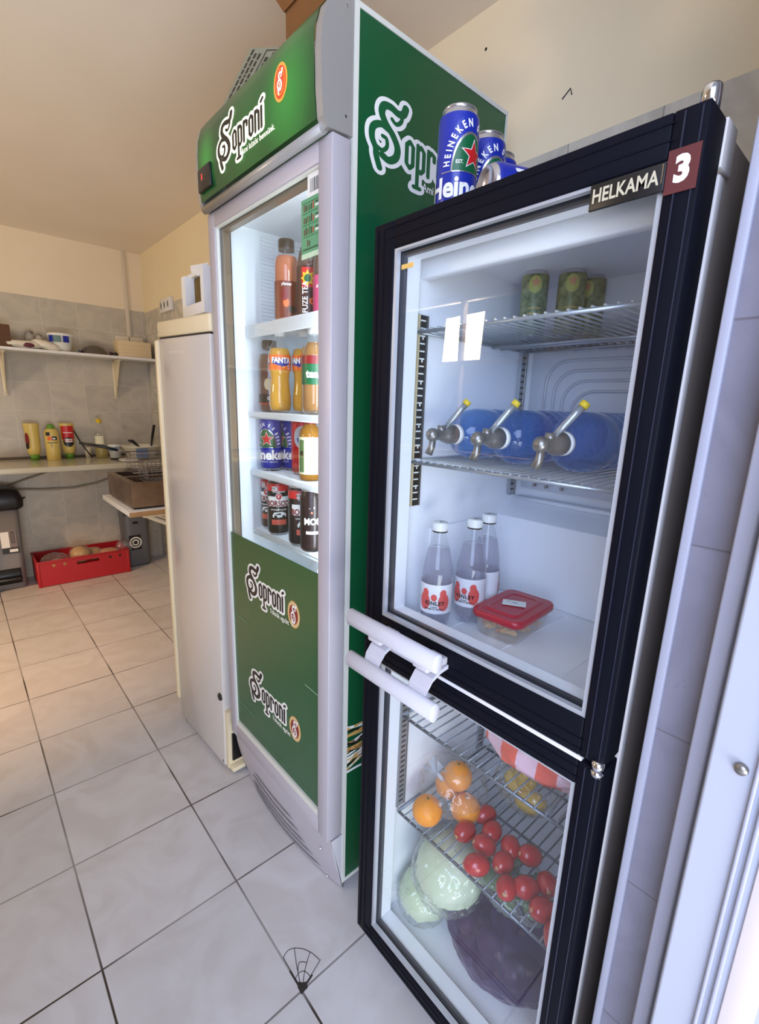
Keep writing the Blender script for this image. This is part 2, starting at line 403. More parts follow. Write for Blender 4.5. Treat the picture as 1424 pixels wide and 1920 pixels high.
# ================================================================== THE ROOM
W, F, H, LX = .80, 3.49, 2.366, -2.0
def struct(b, name): return b.build(name, kind='structure')
b = B(); b.box(LX-.1, W+.1, -3.0, F+.1, -.1, 0, 'floor'); struct(b, 'floor')
b = B(); b.box(LX-.1, W+.1, -.66, F+.1, H, H+.1, 'ceiling'); struct(b, 'ceiling')
def rounded_wall():                                      # far wall: tiles below, plaster above
    b = B(); b.box(LX-.1, W+.1, F, F+.1, 0, 1.962, 'wtile'); b.box(LX-.1, W+.1, F-.001, F+.1, 1.962, H, 'plaster'); struct(b, 'wall_back')
rounded_wall()
b = B(); b.box(W, W+.1, -.52, F, 0, 1.955, 'wtile_r'); b.box(W, W+.1, -.52, F, 1.955, H, 'plaster_r')
b.tube([(W-.001, .300, 2.272), (W+.02, .300, 2.272)], .004, 'blackp'); b.tube([(W-.001, .05, 2.06), (W-.001, .03, 2.075), (W-.001, .025, 2.06)], .0014, 'rubber'); struct(b, 'wall_right')
WY0, WY1, WZ0, WZ1 = .92, 2.62, .95, 2.1
b = B()
b.box(LX-.1, LX, -.66, WY0, 0, H, 'plaster'); b.box(LX-.1, LX, WY1, F, 0, H, 'plaster')
b.box(LX-.1, LX, WY0, WY1, 0, WZ0, 'wtile_r'); b.box(LX-.1, LX, WY0, WY1, WZ1, H, 'plaster'); struct(b, 'wall_left')
b = B()
for y0, y1 in ((WY0, WY0+.05), (1.62, 1.65), (WY1-.05, WY1)): b.box(LX-.07, LX-.02, y0, y1, WZ0, WZ1, 'white', .004)
for z0, z1 in ((WZ0, WZ0+.05), (WZ1-.05, WZ1), (1.62, 1.65)): b.box(LX-.07, LX-.02, WY0, WY1, z0, z1, 'white', .004)
struct(b, 'window_1')
# entrance wall: its end face (the tiled jamb) shows at the right edge
JX = .20; JY = -.532
b = B(); b.box(JX, W+.1, -.66, JY-.002, 0, H, 'jtile'); b.box(LX-.1, -1.1, -.66, -.56, 0, H, 'plaster'); struct(b, 'wall_front')
b = B(); b.box(JX-.004, JX+.012, JY-.011, JY, 0, H, 'paint', .002); struct(b, 'trim_1')
b = B()                                                  # door frame and the leaf that stands open
b.box(JX-.034, JX+.05, -.606, -.588, 0, 2.1, 'paint', .003); b.box(JX-.030, JX+.03, -.6115, -.606, 0, 2.1, P('frame_shadow_gap', s(150, 152, 160), .5))
fr = b.build('door_1', kind='structure')
b = B(); b.box(JX-.062, JX-.022, -1.30, -.612, .01, 2.08, P('door_white', s(172, 176, 188), .3), .003)
for k in range(2): b.box(JX-.067, JX-.0615, -.656-.010*k, -.652-.010*k, .01, 2.08, 'paint', .0015)
b.box(JX-.065, JX-.0615, -.70, -.672, .01, 2.08, P('door_panel', s(206, 196, 196), .6), .001)
leaf = b.build('door_leaf', fr)
b = B(); b.lathe([(0, -.006), (.0055, -.006), (.0065, -.003), (.0065, 0)], 'steel_d', 16, (JX-.062, -.6405, .953), 'X'); b.build('door_bolt', leaf)
b = B(); b.box(-6, 1.6, -3.6, -3.5, 0, .9, noisy(P('yard_wall', s(190, 184, 176), .9), s(170, 160, 150), 3)); struct(b, 'wall_yard')
# surface conduit down the far wall
b = B(); b.box(.664, .690, F-.016, F, 1.755, H, P('conduit', s(216, 204, 184), .6), .003); struct(b, 'trim_2')
# cracked corner of a floor tile
b = B(); C_ = [(0, 0), (-.006, .03), (.001, .088), (.028, .096), (.052, .078), (.062, .03), (.03, .006)]
dk = P('tile_crack', s(48, 42, 38), .9)
def zf(u, v, w): return Vector((u, v, .0006+w))
for seg in ([(.0, .0), (.001, .045), (.002, .086)], [(.002, .086), (.018, .092), (.034, .086), (.050, .070)], [(.050, .070), (.060, .050), (.066, .026)], [(0, 0), (.016, .046), (.033, .086)], [(0, 0), (.030, .032), (.058, .054)], [(.0, .0), (.034, .012), (.068, .024)], [(.002, .030), (.014, .034), (.026, .028), (.030, .012)], [(.012, .036), (.026, .052), (.040, .040)]):
    ribbon(b, smooth_pts(seg, 4), .0016, zf, dk, 0)
ribbon(b, [(0, 0), (0, .05)], .0045, zf, dk, 0, .4); ribbon(b, [(0, 0), (.034, .010)], .0045, zf, dk, 0, .4)
b._faces([zf(u, v, 0) for u, v in ((-.005, -.006), (.014, -.004), (.018, .008), (.010, .012), (.004, .020), (-.004, .012))], [[0, 1, 2, 3, 4, 5]], dk)
struct(b, 'floor_crack')

# ================================================================== GREEN COOLER
GX, GY0, GY1, GB, GT = .212, .1264, .700, .685, 2.015
gr = root('display_cooler', (.43, .41, 0), 'tall green and silver glass-door drinks cooler with beer logos and a lit header', 'cooler')
b = B()
b.box(GX, GB, GY0, GY0+.022, .03, GT, 'green'); b.box(GX, GB, GY1-.02, GY1, .03, GT, 'silver')
b.box(GB-.03, GB, GY0+.022, GY1-.02, .03, GT, 'cooler_liner'); b.box(GX, GB-.03, GY0+.022, GY1-.02, 1.80, GT, 'silver'); b.box(GX, GB-.03, GY0+.022, GY1-.02, .03, .20, 'silver')
b.box(GX-.004, GX+.006, GY0-.002, GY0+.016, .03, GT+.002, 'trimw'); b.box(GX-.004, GB, GY0-.002, GY0+.004, GT-.006, GT+.003, 'trimw'); b.box(GX-.004, GB, GY0-.002, GY0+.004, .028, .038, 'trimw')
b.box(GB-.006, GB, GY0-.002, GY0+.004, .03, GT, 'trimw')
b.box(GX-.001, GX+.001, GY0+.016, GY0+.03, .2, 1.8, 'rubber')
cab = b.build('cabinet', gr)
# prints on the side panel
b = B(); fs = on_side(.262, GY0, 1.798)
logo(b, fs, .066, .047, 'g', 'w', w=.0005, sub='Ami közös bennünk.', subm='w')
b.build('side_logo', gr); b = B()
rng = random.Random(4)
fl = on_side(.262, GY0, .40)
for k in range(26):                                      # printed swirl of pale strands low on the panel
    a = rng.uniform(-.05, .05); y0 = rng.uniform(.0, .11)
    pts = [(-.045, y0+.02*math.sin(k)), (.03, y0*.75+.02+a*.2), (.11, .075+y0*.3+a*.4), (.22, .12-y0*.2+a), (.40, .2-y0+a)]
    ribbon(b, smooth_pts(pts, 5), rng.uniform(.004, .009), fl, rng.choice(['w', 'w', 'gold', 'wood', 'k']), .0004)
ribbon(b, smooth_pts([(-.045, -.02), (.02, -.025), (.07, -.06), (.10, -.12), (.12, -.2)], 6), .007, fl, 'w', .0005)
b.build('swirl_print', gr)
# interior
b = B()
b.box(GX, GX+.012, GY0+.022, .150, .2, 1.8, 'cooler_liner'); b.box(GX, GB-.03, .148, .153, .2, 1.8, 'cooler_liner'); b.box(GX, GB-.03, .672, .680, .2, 1.8, 'cooler_liner')
b.box(.60, .655, .153, .672, .2, 1.8, 'cooler_liner'); b.box(GX, .60, .153, .672, 1.785, 1.80, 'cooler_liner'); b.box(GX, .60, .153, .672, .2, .215, 'cooler_liner')
for k in range(26): b.box(.30, .52, .668, .672, 1.52+k*.010, 1.524+k*.010, 'cooler_liner', .001)
b.build('liner', gr)
b = B()
for y in (.50, .36): b.lathe([(0, -.004), (.055, -.004), (.06, 0), (.05, .004), (.05, .012)], 'cooler_liner', 28, (.42, y, 1.778)); b.lathe([(.0, -.006), (.018, -.006), (.018, .01)], 'blackp', 16, (.42, y, 1.776))
b.build('fan', gr)
SH = {1: 1.513, 2: 1.282, 3: 1.105, 4: .919, 5: .70}
for k, z in SH.items():
    b = B(); b.tube([(.252, .158, z-.006), (.252, .668, z-.006)], .0045, 'wire_w', 8); b.tube([(.252, .158, z-.017), (.252, .668, z-.017)], .003, 'wire_w', 6); b.tube([(.59, .158, z-.006), (.59, .668, z-.006)], .004, 'wire_w', 8)
    n = 50
    for i in range(n+1): b.tube([(.252, .160+.506*i/n, z-.003), (.59, .160+.506*i/n, z-.003)], .0022, 'wire_w', 5)
    if k == 1: b.box(.245, .251, .158, .668, z-.024, z+.010, 'wire_w', .002)
    elif k in (2, 3): b.box(.246, .252, .158, .668, z-.016, z-.001, 'wire_w', .002)
    b.build('shelf', gr)
b = B(); b.tube([(.240, .1575, .25), (.240, .1575, 1.76)], .006, P('lamp_tube', (1, 1, 1), .5, emit=(.85, .93, 1.0), es=6.0), 10); b.build('light_tube', gr)
la = area('cooler_lamp', (.232, .170, 1.22), (.40, .42, 1.22), .02, 1.1, 4.5, (.84, .92, 1.0)); 
# door
DX = .160; DY0, DY1, DZ0, DZ1 = .1264, .700, .195, 1.797
GL = (.172, .660, .237, 1.760)
b = B()
def frame(b, x0, x1, y0, y1, z0, z1, iy0, iy1, iz0, iz1, m, bev=.002):
    b.box(x0, x1, y0, iy0, z0, z1, m, bev); b.box(x0, x1, iy1, y1, z0, z1, m, bev)
    b.box(x0, x1, iy0, iy1, z0, iz0, m, bev); b.box(x0, x1, iy0, iy1, iz1, z1, m, bev)
frame(b, DX, GX-.009, DY0, DY1, DZ0, DZ1, *GL, 'silver')
dr = b.build('door', gr)
b = B(); frame(b, GX-.010, GX-.0035, DY0+.01, DY1-.01, DZ0+.01, DZ1-.01, GL[0]-.01, GL[1]+.006, GL[2], GL[3], 'rubber', 0); b.build('gasket', dr)
b = B(); frame(b, DX+.004, DX+.012, GL[0], GL[1], GL[2], GL[3], GL[0]+.004, GL[1]-.004, GL[2]+.02, GL[3]-.004, 'trimw', 0)
frame(b, DX+.016, DX+.034, GL[0], GL[1], GL[2], GL[3], GL[0]+.008, GL[1]-.016, GL[2]+.026, GL[3]-.012, P('spacer_bronze', s(120, 108, 92), .3, metal=.6), 0); b.build('glass_spacer', dr)
b = B(); b.box(DX+.010, DX+.014, GL[0], GL[1], GL[2], GL[3], 'glass'); b.build('glass_pane', dr)
# lower film
b = B(); b.box(DX+.0075, DX+.0095, GL[0]+.001, GL[1]-.006, .262, .920, 'green_door')
b.build('lower_film', dr)
b = B()
for z0, zc in ((.765, .778), (.425, .440)):
    f1 = on_front(DX+.0072, .545, z0); logo(b, f1, .052, .041, 'k', 'w', w=.0004, sub='Töltsük együtt', subm='w')
    b.build('logo_print', dr); b = B(); emblem(b, on_front(DX+.0072, .292, z0+.012), .030); b.build('emblem_print', dr); b = B()
for (y, z, l, sl) in ((.635, .655, .085, -.1), (.635, .345, .1, -.1)):
    ribbon(b, [(0, 0), (l, -.004)], .004, on_front(DX+.0072, y, z), P('film_crease', s(70, 120, 84), .3), .0003)
ribbon(b, [(0, 0), (.07, -.002)], .0012, on_front(DX+.0072, .24, .60), MT['trimw'], .0003)
b.build('film_crease', dr)
# price card inside the pane
b = B(); fc = on_front(DX+.0095, .247, 1.61)
quad(b, 0, .073, .0, .105, fc, P('card_green', s(96, 160, 118), .5), .0003); quad(b, .024, .073, .105, .148, fc, 'w', .0003)
quad(b, 0, .073, -.006, .004, fc, P('card_edge', s(196, 222, 190), .5), .0004)
for r_ in range(4):
    z = .082-.022*r_; quad(b, .006, .070, z-.004, z-.0030, fc, 'g', .0007)
    for c_ in range(6 if r_ < 3 else 2):
        x = .010+.0066*c_ + (.012 if r_ == 3 else 0); quad(b, x, x+.0034, z, z+rng.uniform(.010, .015), fc, ['darkred', 'k', 'brown', 'g', 'k', 'red'][c_], .0007)
    if r_ < 3: quad(b, .052, .066, z+.002, z+.006, fc, 'w', .0008); quad(b, .052, .064, z+.009, z+.011, fc, 'k', .0008)
quad(b, .006, .067, .010, .0112, fc, 'k', .0006); quad(b, .006, .067, .096, .0972, fc, 'g', .0006)
x = .034
while x < .066: wd = rng.choice([.0008, .0014, .002]); quad(b, x, x+wd, .112, .136, fc, 'k', .0006); x += wd+rng.choice([.001, .0018])
b.build('price_card', dr)
# header: silver end cheeks, green lit face that rolls back at the top
hb = [(.150, 1.800), (.140, 1.815), (.136, 1.86), (.135, 1.92), (.138, 1.955), (.147, 1.985), (.163, 2.006), (.190, 2.018)]
b = B()
def cheek(y0, y1):
    poly = [(x, z) for x, z in hb] + [(GX-.004, 2.018), (GX-.004, 1.803)]
    n = len(poly); vs = [(x, y0, z) for x, z in poly] + [(x, y1, z) for x, z in poly]
    b._faces(vs, [list(range(n)), list(range(n, 2*n))[::-1]] + [[k, (k+1) % n, n+(k+1) % n, n+k] for k in range(n)], 'silver2')
cheek(.1264, .146); cheek(.684, .700)
b.tube([(.150, .140, 1.803), (.150, .69, 1.803)], .010, 'silver2', 12)
b.tube([(.19, .1255, 1.83), (.19, .128, 1.83)], .0025, 'chrome', 8); b.tube([(.19, .1255, 1.998), (.19, .128, 1.998)], .0025, 'chrome', 8)
hd = b.build('header', gr)
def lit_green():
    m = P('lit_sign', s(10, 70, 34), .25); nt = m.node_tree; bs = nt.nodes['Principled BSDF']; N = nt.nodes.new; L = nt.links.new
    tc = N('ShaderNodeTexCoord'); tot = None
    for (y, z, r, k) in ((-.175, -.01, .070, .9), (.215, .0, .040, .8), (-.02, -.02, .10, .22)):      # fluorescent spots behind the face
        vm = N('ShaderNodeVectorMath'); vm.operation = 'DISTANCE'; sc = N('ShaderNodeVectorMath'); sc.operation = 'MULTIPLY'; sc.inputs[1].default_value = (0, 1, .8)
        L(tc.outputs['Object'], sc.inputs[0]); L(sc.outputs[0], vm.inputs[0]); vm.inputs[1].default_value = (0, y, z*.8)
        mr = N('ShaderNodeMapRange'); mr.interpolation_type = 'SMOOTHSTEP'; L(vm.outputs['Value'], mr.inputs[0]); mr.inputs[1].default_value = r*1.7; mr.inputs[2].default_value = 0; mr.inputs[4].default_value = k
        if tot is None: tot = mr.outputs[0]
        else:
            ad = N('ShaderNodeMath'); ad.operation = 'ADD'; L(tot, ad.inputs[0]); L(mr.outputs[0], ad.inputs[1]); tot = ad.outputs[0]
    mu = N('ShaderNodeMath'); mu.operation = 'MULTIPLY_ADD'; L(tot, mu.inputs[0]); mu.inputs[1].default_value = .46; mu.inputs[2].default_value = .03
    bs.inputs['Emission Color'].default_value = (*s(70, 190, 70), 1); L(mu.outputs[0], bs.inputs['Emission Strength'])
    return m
b = B(); vs = []
hp = [(x-.0015, z) for x, z in hb[1:]]
for y in (.147, .683): vs += [(x, y, z) for x, z in hp]
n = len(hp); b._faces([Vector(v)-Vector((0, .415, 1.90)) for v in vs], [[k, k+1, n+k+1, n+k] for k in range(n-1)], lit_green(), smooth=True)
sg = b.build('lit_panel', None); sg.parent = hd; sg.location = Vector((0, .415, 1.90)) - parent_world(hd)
lw = P('lit_white', (1, 1, 1), .4, emit=s(236, 240, 190), es=.75); lg = P('lit_gold', s(220, 150, 60), .4, emit=s(232, 150, 70), es=.6); lr = P('lit_red', s(190, 60, 30), .4, emit=s(200, 70, 40), es=.6)
b = B(); fh = on_front(.1335, .545, 1.868); 
logo(b, fh, .054, .036, 'k', lw, w=.0005, sub='Ami közös bennünk.', subm=lw)
b.build('header_logo', hd); b = B(); fe = on_front(.1335, .262, 1.915); disc(b, (0, 0), .026, .032, fe, lg, .0005, 24); disc(b, (0, 0), .021, .027, fe, lr, .0010, 24); disc(b, (0, 0), .017, .022, fe, lg, .0015, 24); disc(b, (0, 0), .0155, .020, fe, lr, .0020, 24)
f2 = lambda u, v, q: fe((u-.45)*.014, (v-.85)*.014, q)
for p_, wd in S_: ribbon(b, smooth_pts(p_, 4), wd, f2, lw, .0025)
b.build('header_emblem', hd)
b = B(); b.box(.128, .137, .600, .676, 1.832, 1.885, 'blackp', .003); put_text(b, '8', .020, on_front(.1278, .648, 1.862), P('led_red', (.3, 0, 0), .4, emit=(1, .08, .05), es=1.2), cond=.8); b.build('display', hd)
# base: bowed plinth with grooves
b = B()
NB = 22; rows = []
prof = [(0.0, .190), (.002, .182), (.006, .14), (.014, .09), (.026, .04), (.034, .004)]
for i in range(NB+1):
    t = i/NB; y = GY0 + (GY1-GY0)*t; bow = .030*math.sin(PI*t)**.8
    rows.append([Vector((.172 - bow*min(1, .25+k*.15) + dx*1.25, y, z)) for k, (dx, z) in enumerate(prof)])
vs = [p for r_ in rows for p in r_]; K = len(prof)
b._faces(vs, [[i*K+k, i*K+k+1, (i+1)*K+k+1, (i+1)*K+k] for i in range(NB) for k in range(K-1)], 'silver', smooth=True)
b._faces([r_[0] for r_ in rows] + [(GX+.01, GY1, .190), (GX+.01, GY0, .190)], [list(range(NB+1)) + [NB+1, NB+2]], 'silver')
b._faces(rows[0] + [(GX, GY0, .004), (GX, GY0, .190)], [list(range(K+2))], P('plinth_end', s(196, 196, 200), .4))
b._faces(rows[-1] + [(GX, GY1, .004), (GX, GY1, .190)], [list(range(K+2))], 'silver')
for g in range(5):
    z = .030+.026*g; pts = []
    for i in range(3+g, NB-3-g//2):
        r_ = rows[i]
        for k in range(K-1):
            if r_[k].z >= z >= r_[k+1].z: q = r_[k].lerp(r_[k+1], (r_[k].z-z)/(r_[k].z-r_[k+1].z)); pts.append((q.x-.001, q.y, z-.012*math.sin(PI*i/NB)))
    b.tube(pts, [.0005]+[.0016]*(len(pts)-2)+[.0005], P('groove', s(112, 112, 116), .5), 6)
b.tube([(.1735, .150, .055), (.180, .150, .055)], .003, 'chrome', 8); b.tube([(.168, .175, .13), (.176, .175, .13)], .003, 'chrome', 8)
b.build('plinth', gr)
for x, y in ((.26, .16), (.26, .67), (.64, .16), (.64, .67)): b = B(); b.lathe([(0, .0), (.016, 0), (.016, .012), (.008, .014), (.008, .032)], 'blackp', 14, (x, y, 0)); b.build('foot', gr)

# ---- things in the cooler -------------------------------------------------
def liquid(name, col, tint, amt): return clear(name, tint, 1.4, .04, col, amt)
L_or = liquid('orange_liquid', s(206, 112, 62), (.8, .4, .2), .85); L_fa = liquid('orange_soda', s(236, 172, 8), (.9, .7, .1), .9)
L_br = liquid('brown_tea', s(120, 66, 38), (.5, .25, .12), .8); L_dk = liquid('dark_tea', s(78, 32, 22), (.35, .12, .08), .85); L_fb = liquid('amber_soda', s(176, 120, 42), (.7, .45, .15), .8)
def bottle(kind):
    """drink bottles, local: stands at origin, label faces +X"""
    R = .032
    if kind == 'fanta':
        r = root('soda_bottle', (0, 0, 0), '', 'bottle')
        b = B(); b.lathe([(0, .004), (.020, 0), (.029, .006), (.0325, .022), (.0325, .045), (.029, .075), (.0275, .095), (.029, .112), (.0315, .120), (.0315, .158), (.031, .165), (.028, .182), (.019, .200), (.0135, .212), (.0125, .222)], 'pet', 28)
        b.build('shell', r)
        b = B(); b.lathe([(0, .005), (.028, .007), (.0315, .022), (.0315, .045), (.028, .075), (.0265, .095), (.028, .112), (.0305, .120), (.0305, .158), (.030, .165), (.027, .180), (0, .180)], L_fa, 28); b.build('drink', r)
        b = B(); b.lathe([(.0325, .120), (.0325, .162)], 'orange', 30)
        f = on_cyl(.0325, .142)
        for k in (-1, 1):
            g = on_cyl(.0325, .142, k*2.0)
            surf(b, ((-.024, .002), (.026, .008), (.023, -.007), (.003, -.013), (-.023, -.005)), g, 'blue', .0003)
            put_text(b, 'FANTA', .0205, g, 'w', .0008, bold=.05, cond=.86, slice_=.004, dv=.004); put_text(b, 'FANTA', .0205, g, 'blue', .0005, bold=.09, cond=.86, slice_=.004, dv=.003, du=.0008)
        surf(b, ((-.024, .002), (.026, .008), (.023, -.007), (.003, -.013), (-.023, -.005)), f, 'blue', .0003)
        put_text(b, 'FANTA', .0205, f, 'blue', .0005, bold=.09, cond=.86, slice_=.004, dv=.003, du=.0008); put_text(b, 'FANTA', .0205, f, 'w', .0008, bold=.05, cond=.86, slice_=.004, dv=.004)
        quad(b, .020, .026, -.018, -.008, f, 'w', .0005, 2); quad(b, .0215, .0245, -.016, -.010, f, 'blue', .0007); disc(b, (.008, -.014), .004, .003, f, P('print_leafor', s(250, 170, 90), .4), .0005); disc(b, (-.006, -.013), .006, .003, f, 'orange', .0006)
        b.build('label', r)
        b = B(); b.lathe([(.0145, .214), (.0148, .218), (.0148, .231), (.013, .2325), (0, .2325)], 'white', 24); b.build('cap', r)
    elif kind in ('juice', 'brown'):
        r = root('juice_bottle' if kind == 'juice' else 'iced_coffee_bottle', (0, 0, 0), '', 'bottle')
        k = 1.0
        b = B(); b.lathe([(0, .003), (.026, 0), (.032, .006), (.033, .02), (.033, .125), (.031, .140), (.024, .158), (.0195, .166), (.0195, .172)], 'pet', 28); b.build('shell', r)
        b = B(); b.lathe([(0, .004), (.026, .002), (.031, .008), (.032, .02), (.032, .125), (.030, .139), (.027, .147), (0, .147)], L_or if kind == 'juice' else L_br, 28); b.build('drink', r)
        b = B(); 
        if kind == 'juice':
            b.lathe([(.0335, .018), (.0335, .094)], P('label_juice', s(120, 44, 26), .4), 28); f = on_cyl(.0335, .055)
            for (u, v, ru, rv, m) in ((-.018, .010, .010, .013, 'darkred'), (-.014, -.006, .008, .010, 'orange'), (.004, -.020, .012, .008, 'k')): disc(b, (u, v), ru, rv, f, m, .0004+abs(u)*.01)
            quad(b, .012, .024, -.004, .036, f, 'brown', .0005, 3); put_text(b, 'pfanner', .009, f, 'w', .0008, dv=.032, du=-.012, slice_=.004)
            for q in range(6): quad(b, .013, .023, .000+q*.006, .002+q*.006, f, 'k', .0008, 2)
        else:
            b.lathe([(.0335, .022), (.0335, .046)], 'k', 28); b.lathe([(.0336, .020), (.0336, .023)], 'red', 28); f = on_cyl(.0335, .035)
            disc(b, (-.012, .036), .012, .015, f, P('label_cream', s(206, 188, 150), .5), .0004); put_text(b, 'CAPPY', .010, f, 'w', .0006, bold=.04, slice_=.004); put_text(b, 'tea', .012, f, 'w', .0006, dv=.062, slice_=.004)
        b.build('label', r)
        b = B(); b.lathe([(.021, .160), (.0215, .163), (.0215, .180), (.020, .182), (0, .182)], 'blackp', 28); b.build('cap', r)
    elif kind in ('tea', 'pink', 'coke', 'water_neck'):
        r = root('tea_bottle', (0, 0, 0), '', 'bottle')
        b = B(); b.lathe([(0, .004), (.022, 0), (.031, .008), (.033, .02), (.033, .125), (.0315, .142), (.026, .165), (.016, .188), (.0135, .196), (.0135, .202)], 'pet', 28); b.build('shell', r)
        b = B(); b.lathe([(0, .006), (.030, .009), (.032, .02), (.032, .125), (.0305, .142), (.026, .162), (.020, .178), (0, .178)], {'tea': L_dk, 'pink': L_dk, 'coke': L_fb, 'water_neck': 'pet'}[kind], 28); b.build('drink', r)
        b = B(); f = on_cyl(.0335, .08)
        if kind == 'tea':
            b.lathe([(.0335, .022), (.0335, .128)], P('label_teadark', s(58, 16, 14), .4), 28); quad(b, -.024, .018, .0, .044, f, 'red', .0003, 6)
            star(b, (-.008, .020), .019, f, P('print_yellow', s(226, 190, 40), .4), .0006, 8, .6); disc(b, (-.008, .020), .009, .009, f, 'g', .0009)
            put_text(b, 'FUZE TEA', .020, f, 'w', .0009, bold=.02, rot=PI/2, du=-.014, dv=-.022, slice_=.004, cond=.8); disc(b, (.006, -.030), .010, .008, f, 'orange', .0006); disc(b, (.006, -.030), .005, .004, f, 'darkred', .0009)
            put_text(b, 'PEACH', .012, f, 'w', .0009, rot=PI/2, du=.014, dv=-.012, slice_=.004)
        elif kind == 'pink':
            b.lathe([(.0335, .02), (.0335, .105)], P('label_pink', s(196, 60, 112), .4), 28); put_text(b, 'aronia', .014, f, 'w', .0006, slant=.3, slice_=.004)
        elif kind == 'coke':
            b.lathe([(.0335, .075), (.0335, .125)], 'g', 28); b.lathe([(.0335, .125), (.0335, .145)], 'darkred', 28); put_text(b, 'tea', .026, f, 'w', .0006, bold=.05, dv=.020, du=-.010, slice_=.004)
            for (u0, u1, v0, v1) in ((.006, .024, .012, .0135), (.006, .024, .032, .0335), (.006, .0075, .012, .033), (.0225, .024, .012, .033), (.006, .024, .022, .0235)): quad(b, u0, u1, v0, v1, f, 'w', .0006, 3)
        b.build('label', r)
        b = B(); b.lathe([(.0150, .198), (.0155, .200), (.0155, .213), (.014, .2145), (0, .2145)], 'red' if kind == 'pink' else 'white' if kind == 'coke' else 'red', 24); b.build('cap', r)
    return r
def can(kind, slim=False):
    """half-litre cans, label faces +X"""
    r = root('drink_can', (0, 0, 0), '', 'can'); Rr = .0331 if not slim else .0265; Hh = .168 if not slim else .134
    body = {'hein': 'blue', 'hein_g': P('can_green_silver', s(18, 110, 66), .28, metal=.4), 'bors': P('can_black', s(26, 30, 34), .28, metal=.3), 'bors_red': P('can_maroon', s(92, 24, 26), .3, metal=.3), 'red': P('can_red', s(196, 30, 40), .28, metal=.3), 'forest': noisy(P('can_forest', s(74, 92, 56), .4, metal=.2), s(160, 166, 120), 60, .8)}[kind]
    b = B(); b.lathe([(0, .006, 'alu'), (Rr*.68, .006), (Rr*.76, 0), (Rr*.8, 0), (Rr*.93, .008, body), (Rr, .014), (Rr, Hh-.018), (Rr*.97, Hh-.013, 'alu' if kind != 'bors' else body), (Rr*.80, Hh-.003, 'alu')], 'alu', 40)
    b.build('body', r)
    b = B(); b.lathe([(Rr*.80, Hh-.004), (Rr*.84, Hh-.002), (Rr*.84, Hh), (Rr*.79, Hh), (Rr*.77, Hh-.006), (0, Hh-.005)], 'alu', 40)
    b.lathe([(0, 0), (.007, 0), (.007, .0012), (0, .0012)], 'alu', 14, (.006, 0, Hh-.0035), sx=1.6); b.build('lid', r)
    b = B(); f = on_cyl(Rr, .084 if not slim else .067)
    if kind == 'hein':
        def arch(ru, rv, m, w, v0=-.012, n=26):     # half-oval standing on the blue band
            pts = [(ru*math.cos(PI*k/n), v0+rv*math.sin(PI*k/n)) for k in range(n+1)]
            for k in range(n//2):
                b._faces([f(*pts[k], w), f(*pts[k+1], w), f(*pts[n-k-1], w), f(*pts[n-k], w)], [[0, 1, 2, 3]], m) if False else None
            m_ = 10
            for k in range(n):                       # vertical strips so the oval follows the can
                (u0, a0), (u1, a1) = pts[k], pts[k+1]
                b._faces([f(u0, v0, w), f(u1, v0, w), f(u1, a1, w), f(u0, a0, w)], [[0, 1, 2, 3]], m)
        b.lathe([(Rr+.0001, .058), (Rr+.0001, .072)], 'blue', 40)
        arch(.048, .080, 'blue', .0002); arch(.034, .056, 'alu', .0005); arch(.031, .052, 'g', .0008)
        quad(b, -.05, .05, -.0135, -.0120, f, 'alu', .0007, 16)
        star(b, (.004, .012), .0235, f, 'w', .0012); star(b, (.004, .012), .0205, f, 'red', .0015)
        tx = 'HEINEKEN 0.0 BEER'; wds = [{'I': .55, ' ': .6, '.': .45, 'N': 1.12}.get(ch, 1.0) for ch in tx]
        el = [(.0410*math.cos(PI-PI*k/200), -.012+.0675*math.sin(PI-PI*k/200)) for k in range(201)]
        cum = [0.0]
        for p0, p1 in zip(el, el[1:]): cum.append(cum[-1]+math.hypot(p1[0]-p0[0], p1[1]-p0[1]))
        tot = sum(wds); acc = 0.0
        for ch, wd in zip(tx, wds):
            L_ = cum[-1]*(.03+.94*(acc+wd/2)/tot); acc += wd; k = min(range(1, 200), key=lambda q: abs(cum[q]-L_))
            cu, cv = el[k]
            put_text(b, ch, .0150, f, 'w', .0012, bold=.035, cond=.72, du=cu, dv=cv, rot=math.atan2(el[k+1][1]-el[k-1][1], el[k+1][0]-el[k-1][0]), slice_=.004)
        put_text(b, 'Heineken', .041, f, 'w', .0012, bold=.035, cond=.92, dv=-.036, slice_=.004); put_text(b, 'EST.', .007, f, 'w', .0012, du=-.020, dv=.0, slice_=.004)
        put_text(b, 'PURE MALT LAGER', .0065, f, 'w', .0012, du=0, dv=-.056, slice_=.004, space=1.4)
        g = on_cyl(Rr, .05, 1.95)
        for k in range(9): quad(b, -.010+k*.0023, -.0088+k*.0023, -.016, .012, g, 'w', .0006)
    elif kind == 'bors' or kind == 'bors_red':
        b.lathe([(Rr*.945, .158), (Rr+.0002, .150), (Rr+.0002, .136)], 'red', 40)
        quad(b, -.036, .036, .022, .036, f, 'w', .0003, 14); b._faces([f(u, v, .0005) for u, v in ((-.036, .024), (-.02, .024), (-.026, .012), (-.036, .012))], [[0, 1, 2, 3]], 'w')
        quad(b, -.036, .036, .006, .026, f, 'w', .0004, 14)
        put_text(b, 'BORSODI', .0225, f, 'darkred', .0009, bold=.04, cond=.78, dv=.0145, slice_=.004)
        disc(b, (0, .036), .0095, .011, f, 'w', .0007); disc(b, (0, .036), .008, .0095, f, 'red', .001); put_text(b, 'F', .012, f, 'w', .0013, dv=.036)
        put_text(b, 'ERŐ', .0105, f, 'k', .0012, dv=.060, du=-.012, slice_=.004); quad(b, -.021, -.003, .054, .066, f, 'w', .0006, 4); put_text(b, 'TENGERPARTI', .006, f, 'w', .0012, dv=.050, du=.0, slice_=.004)
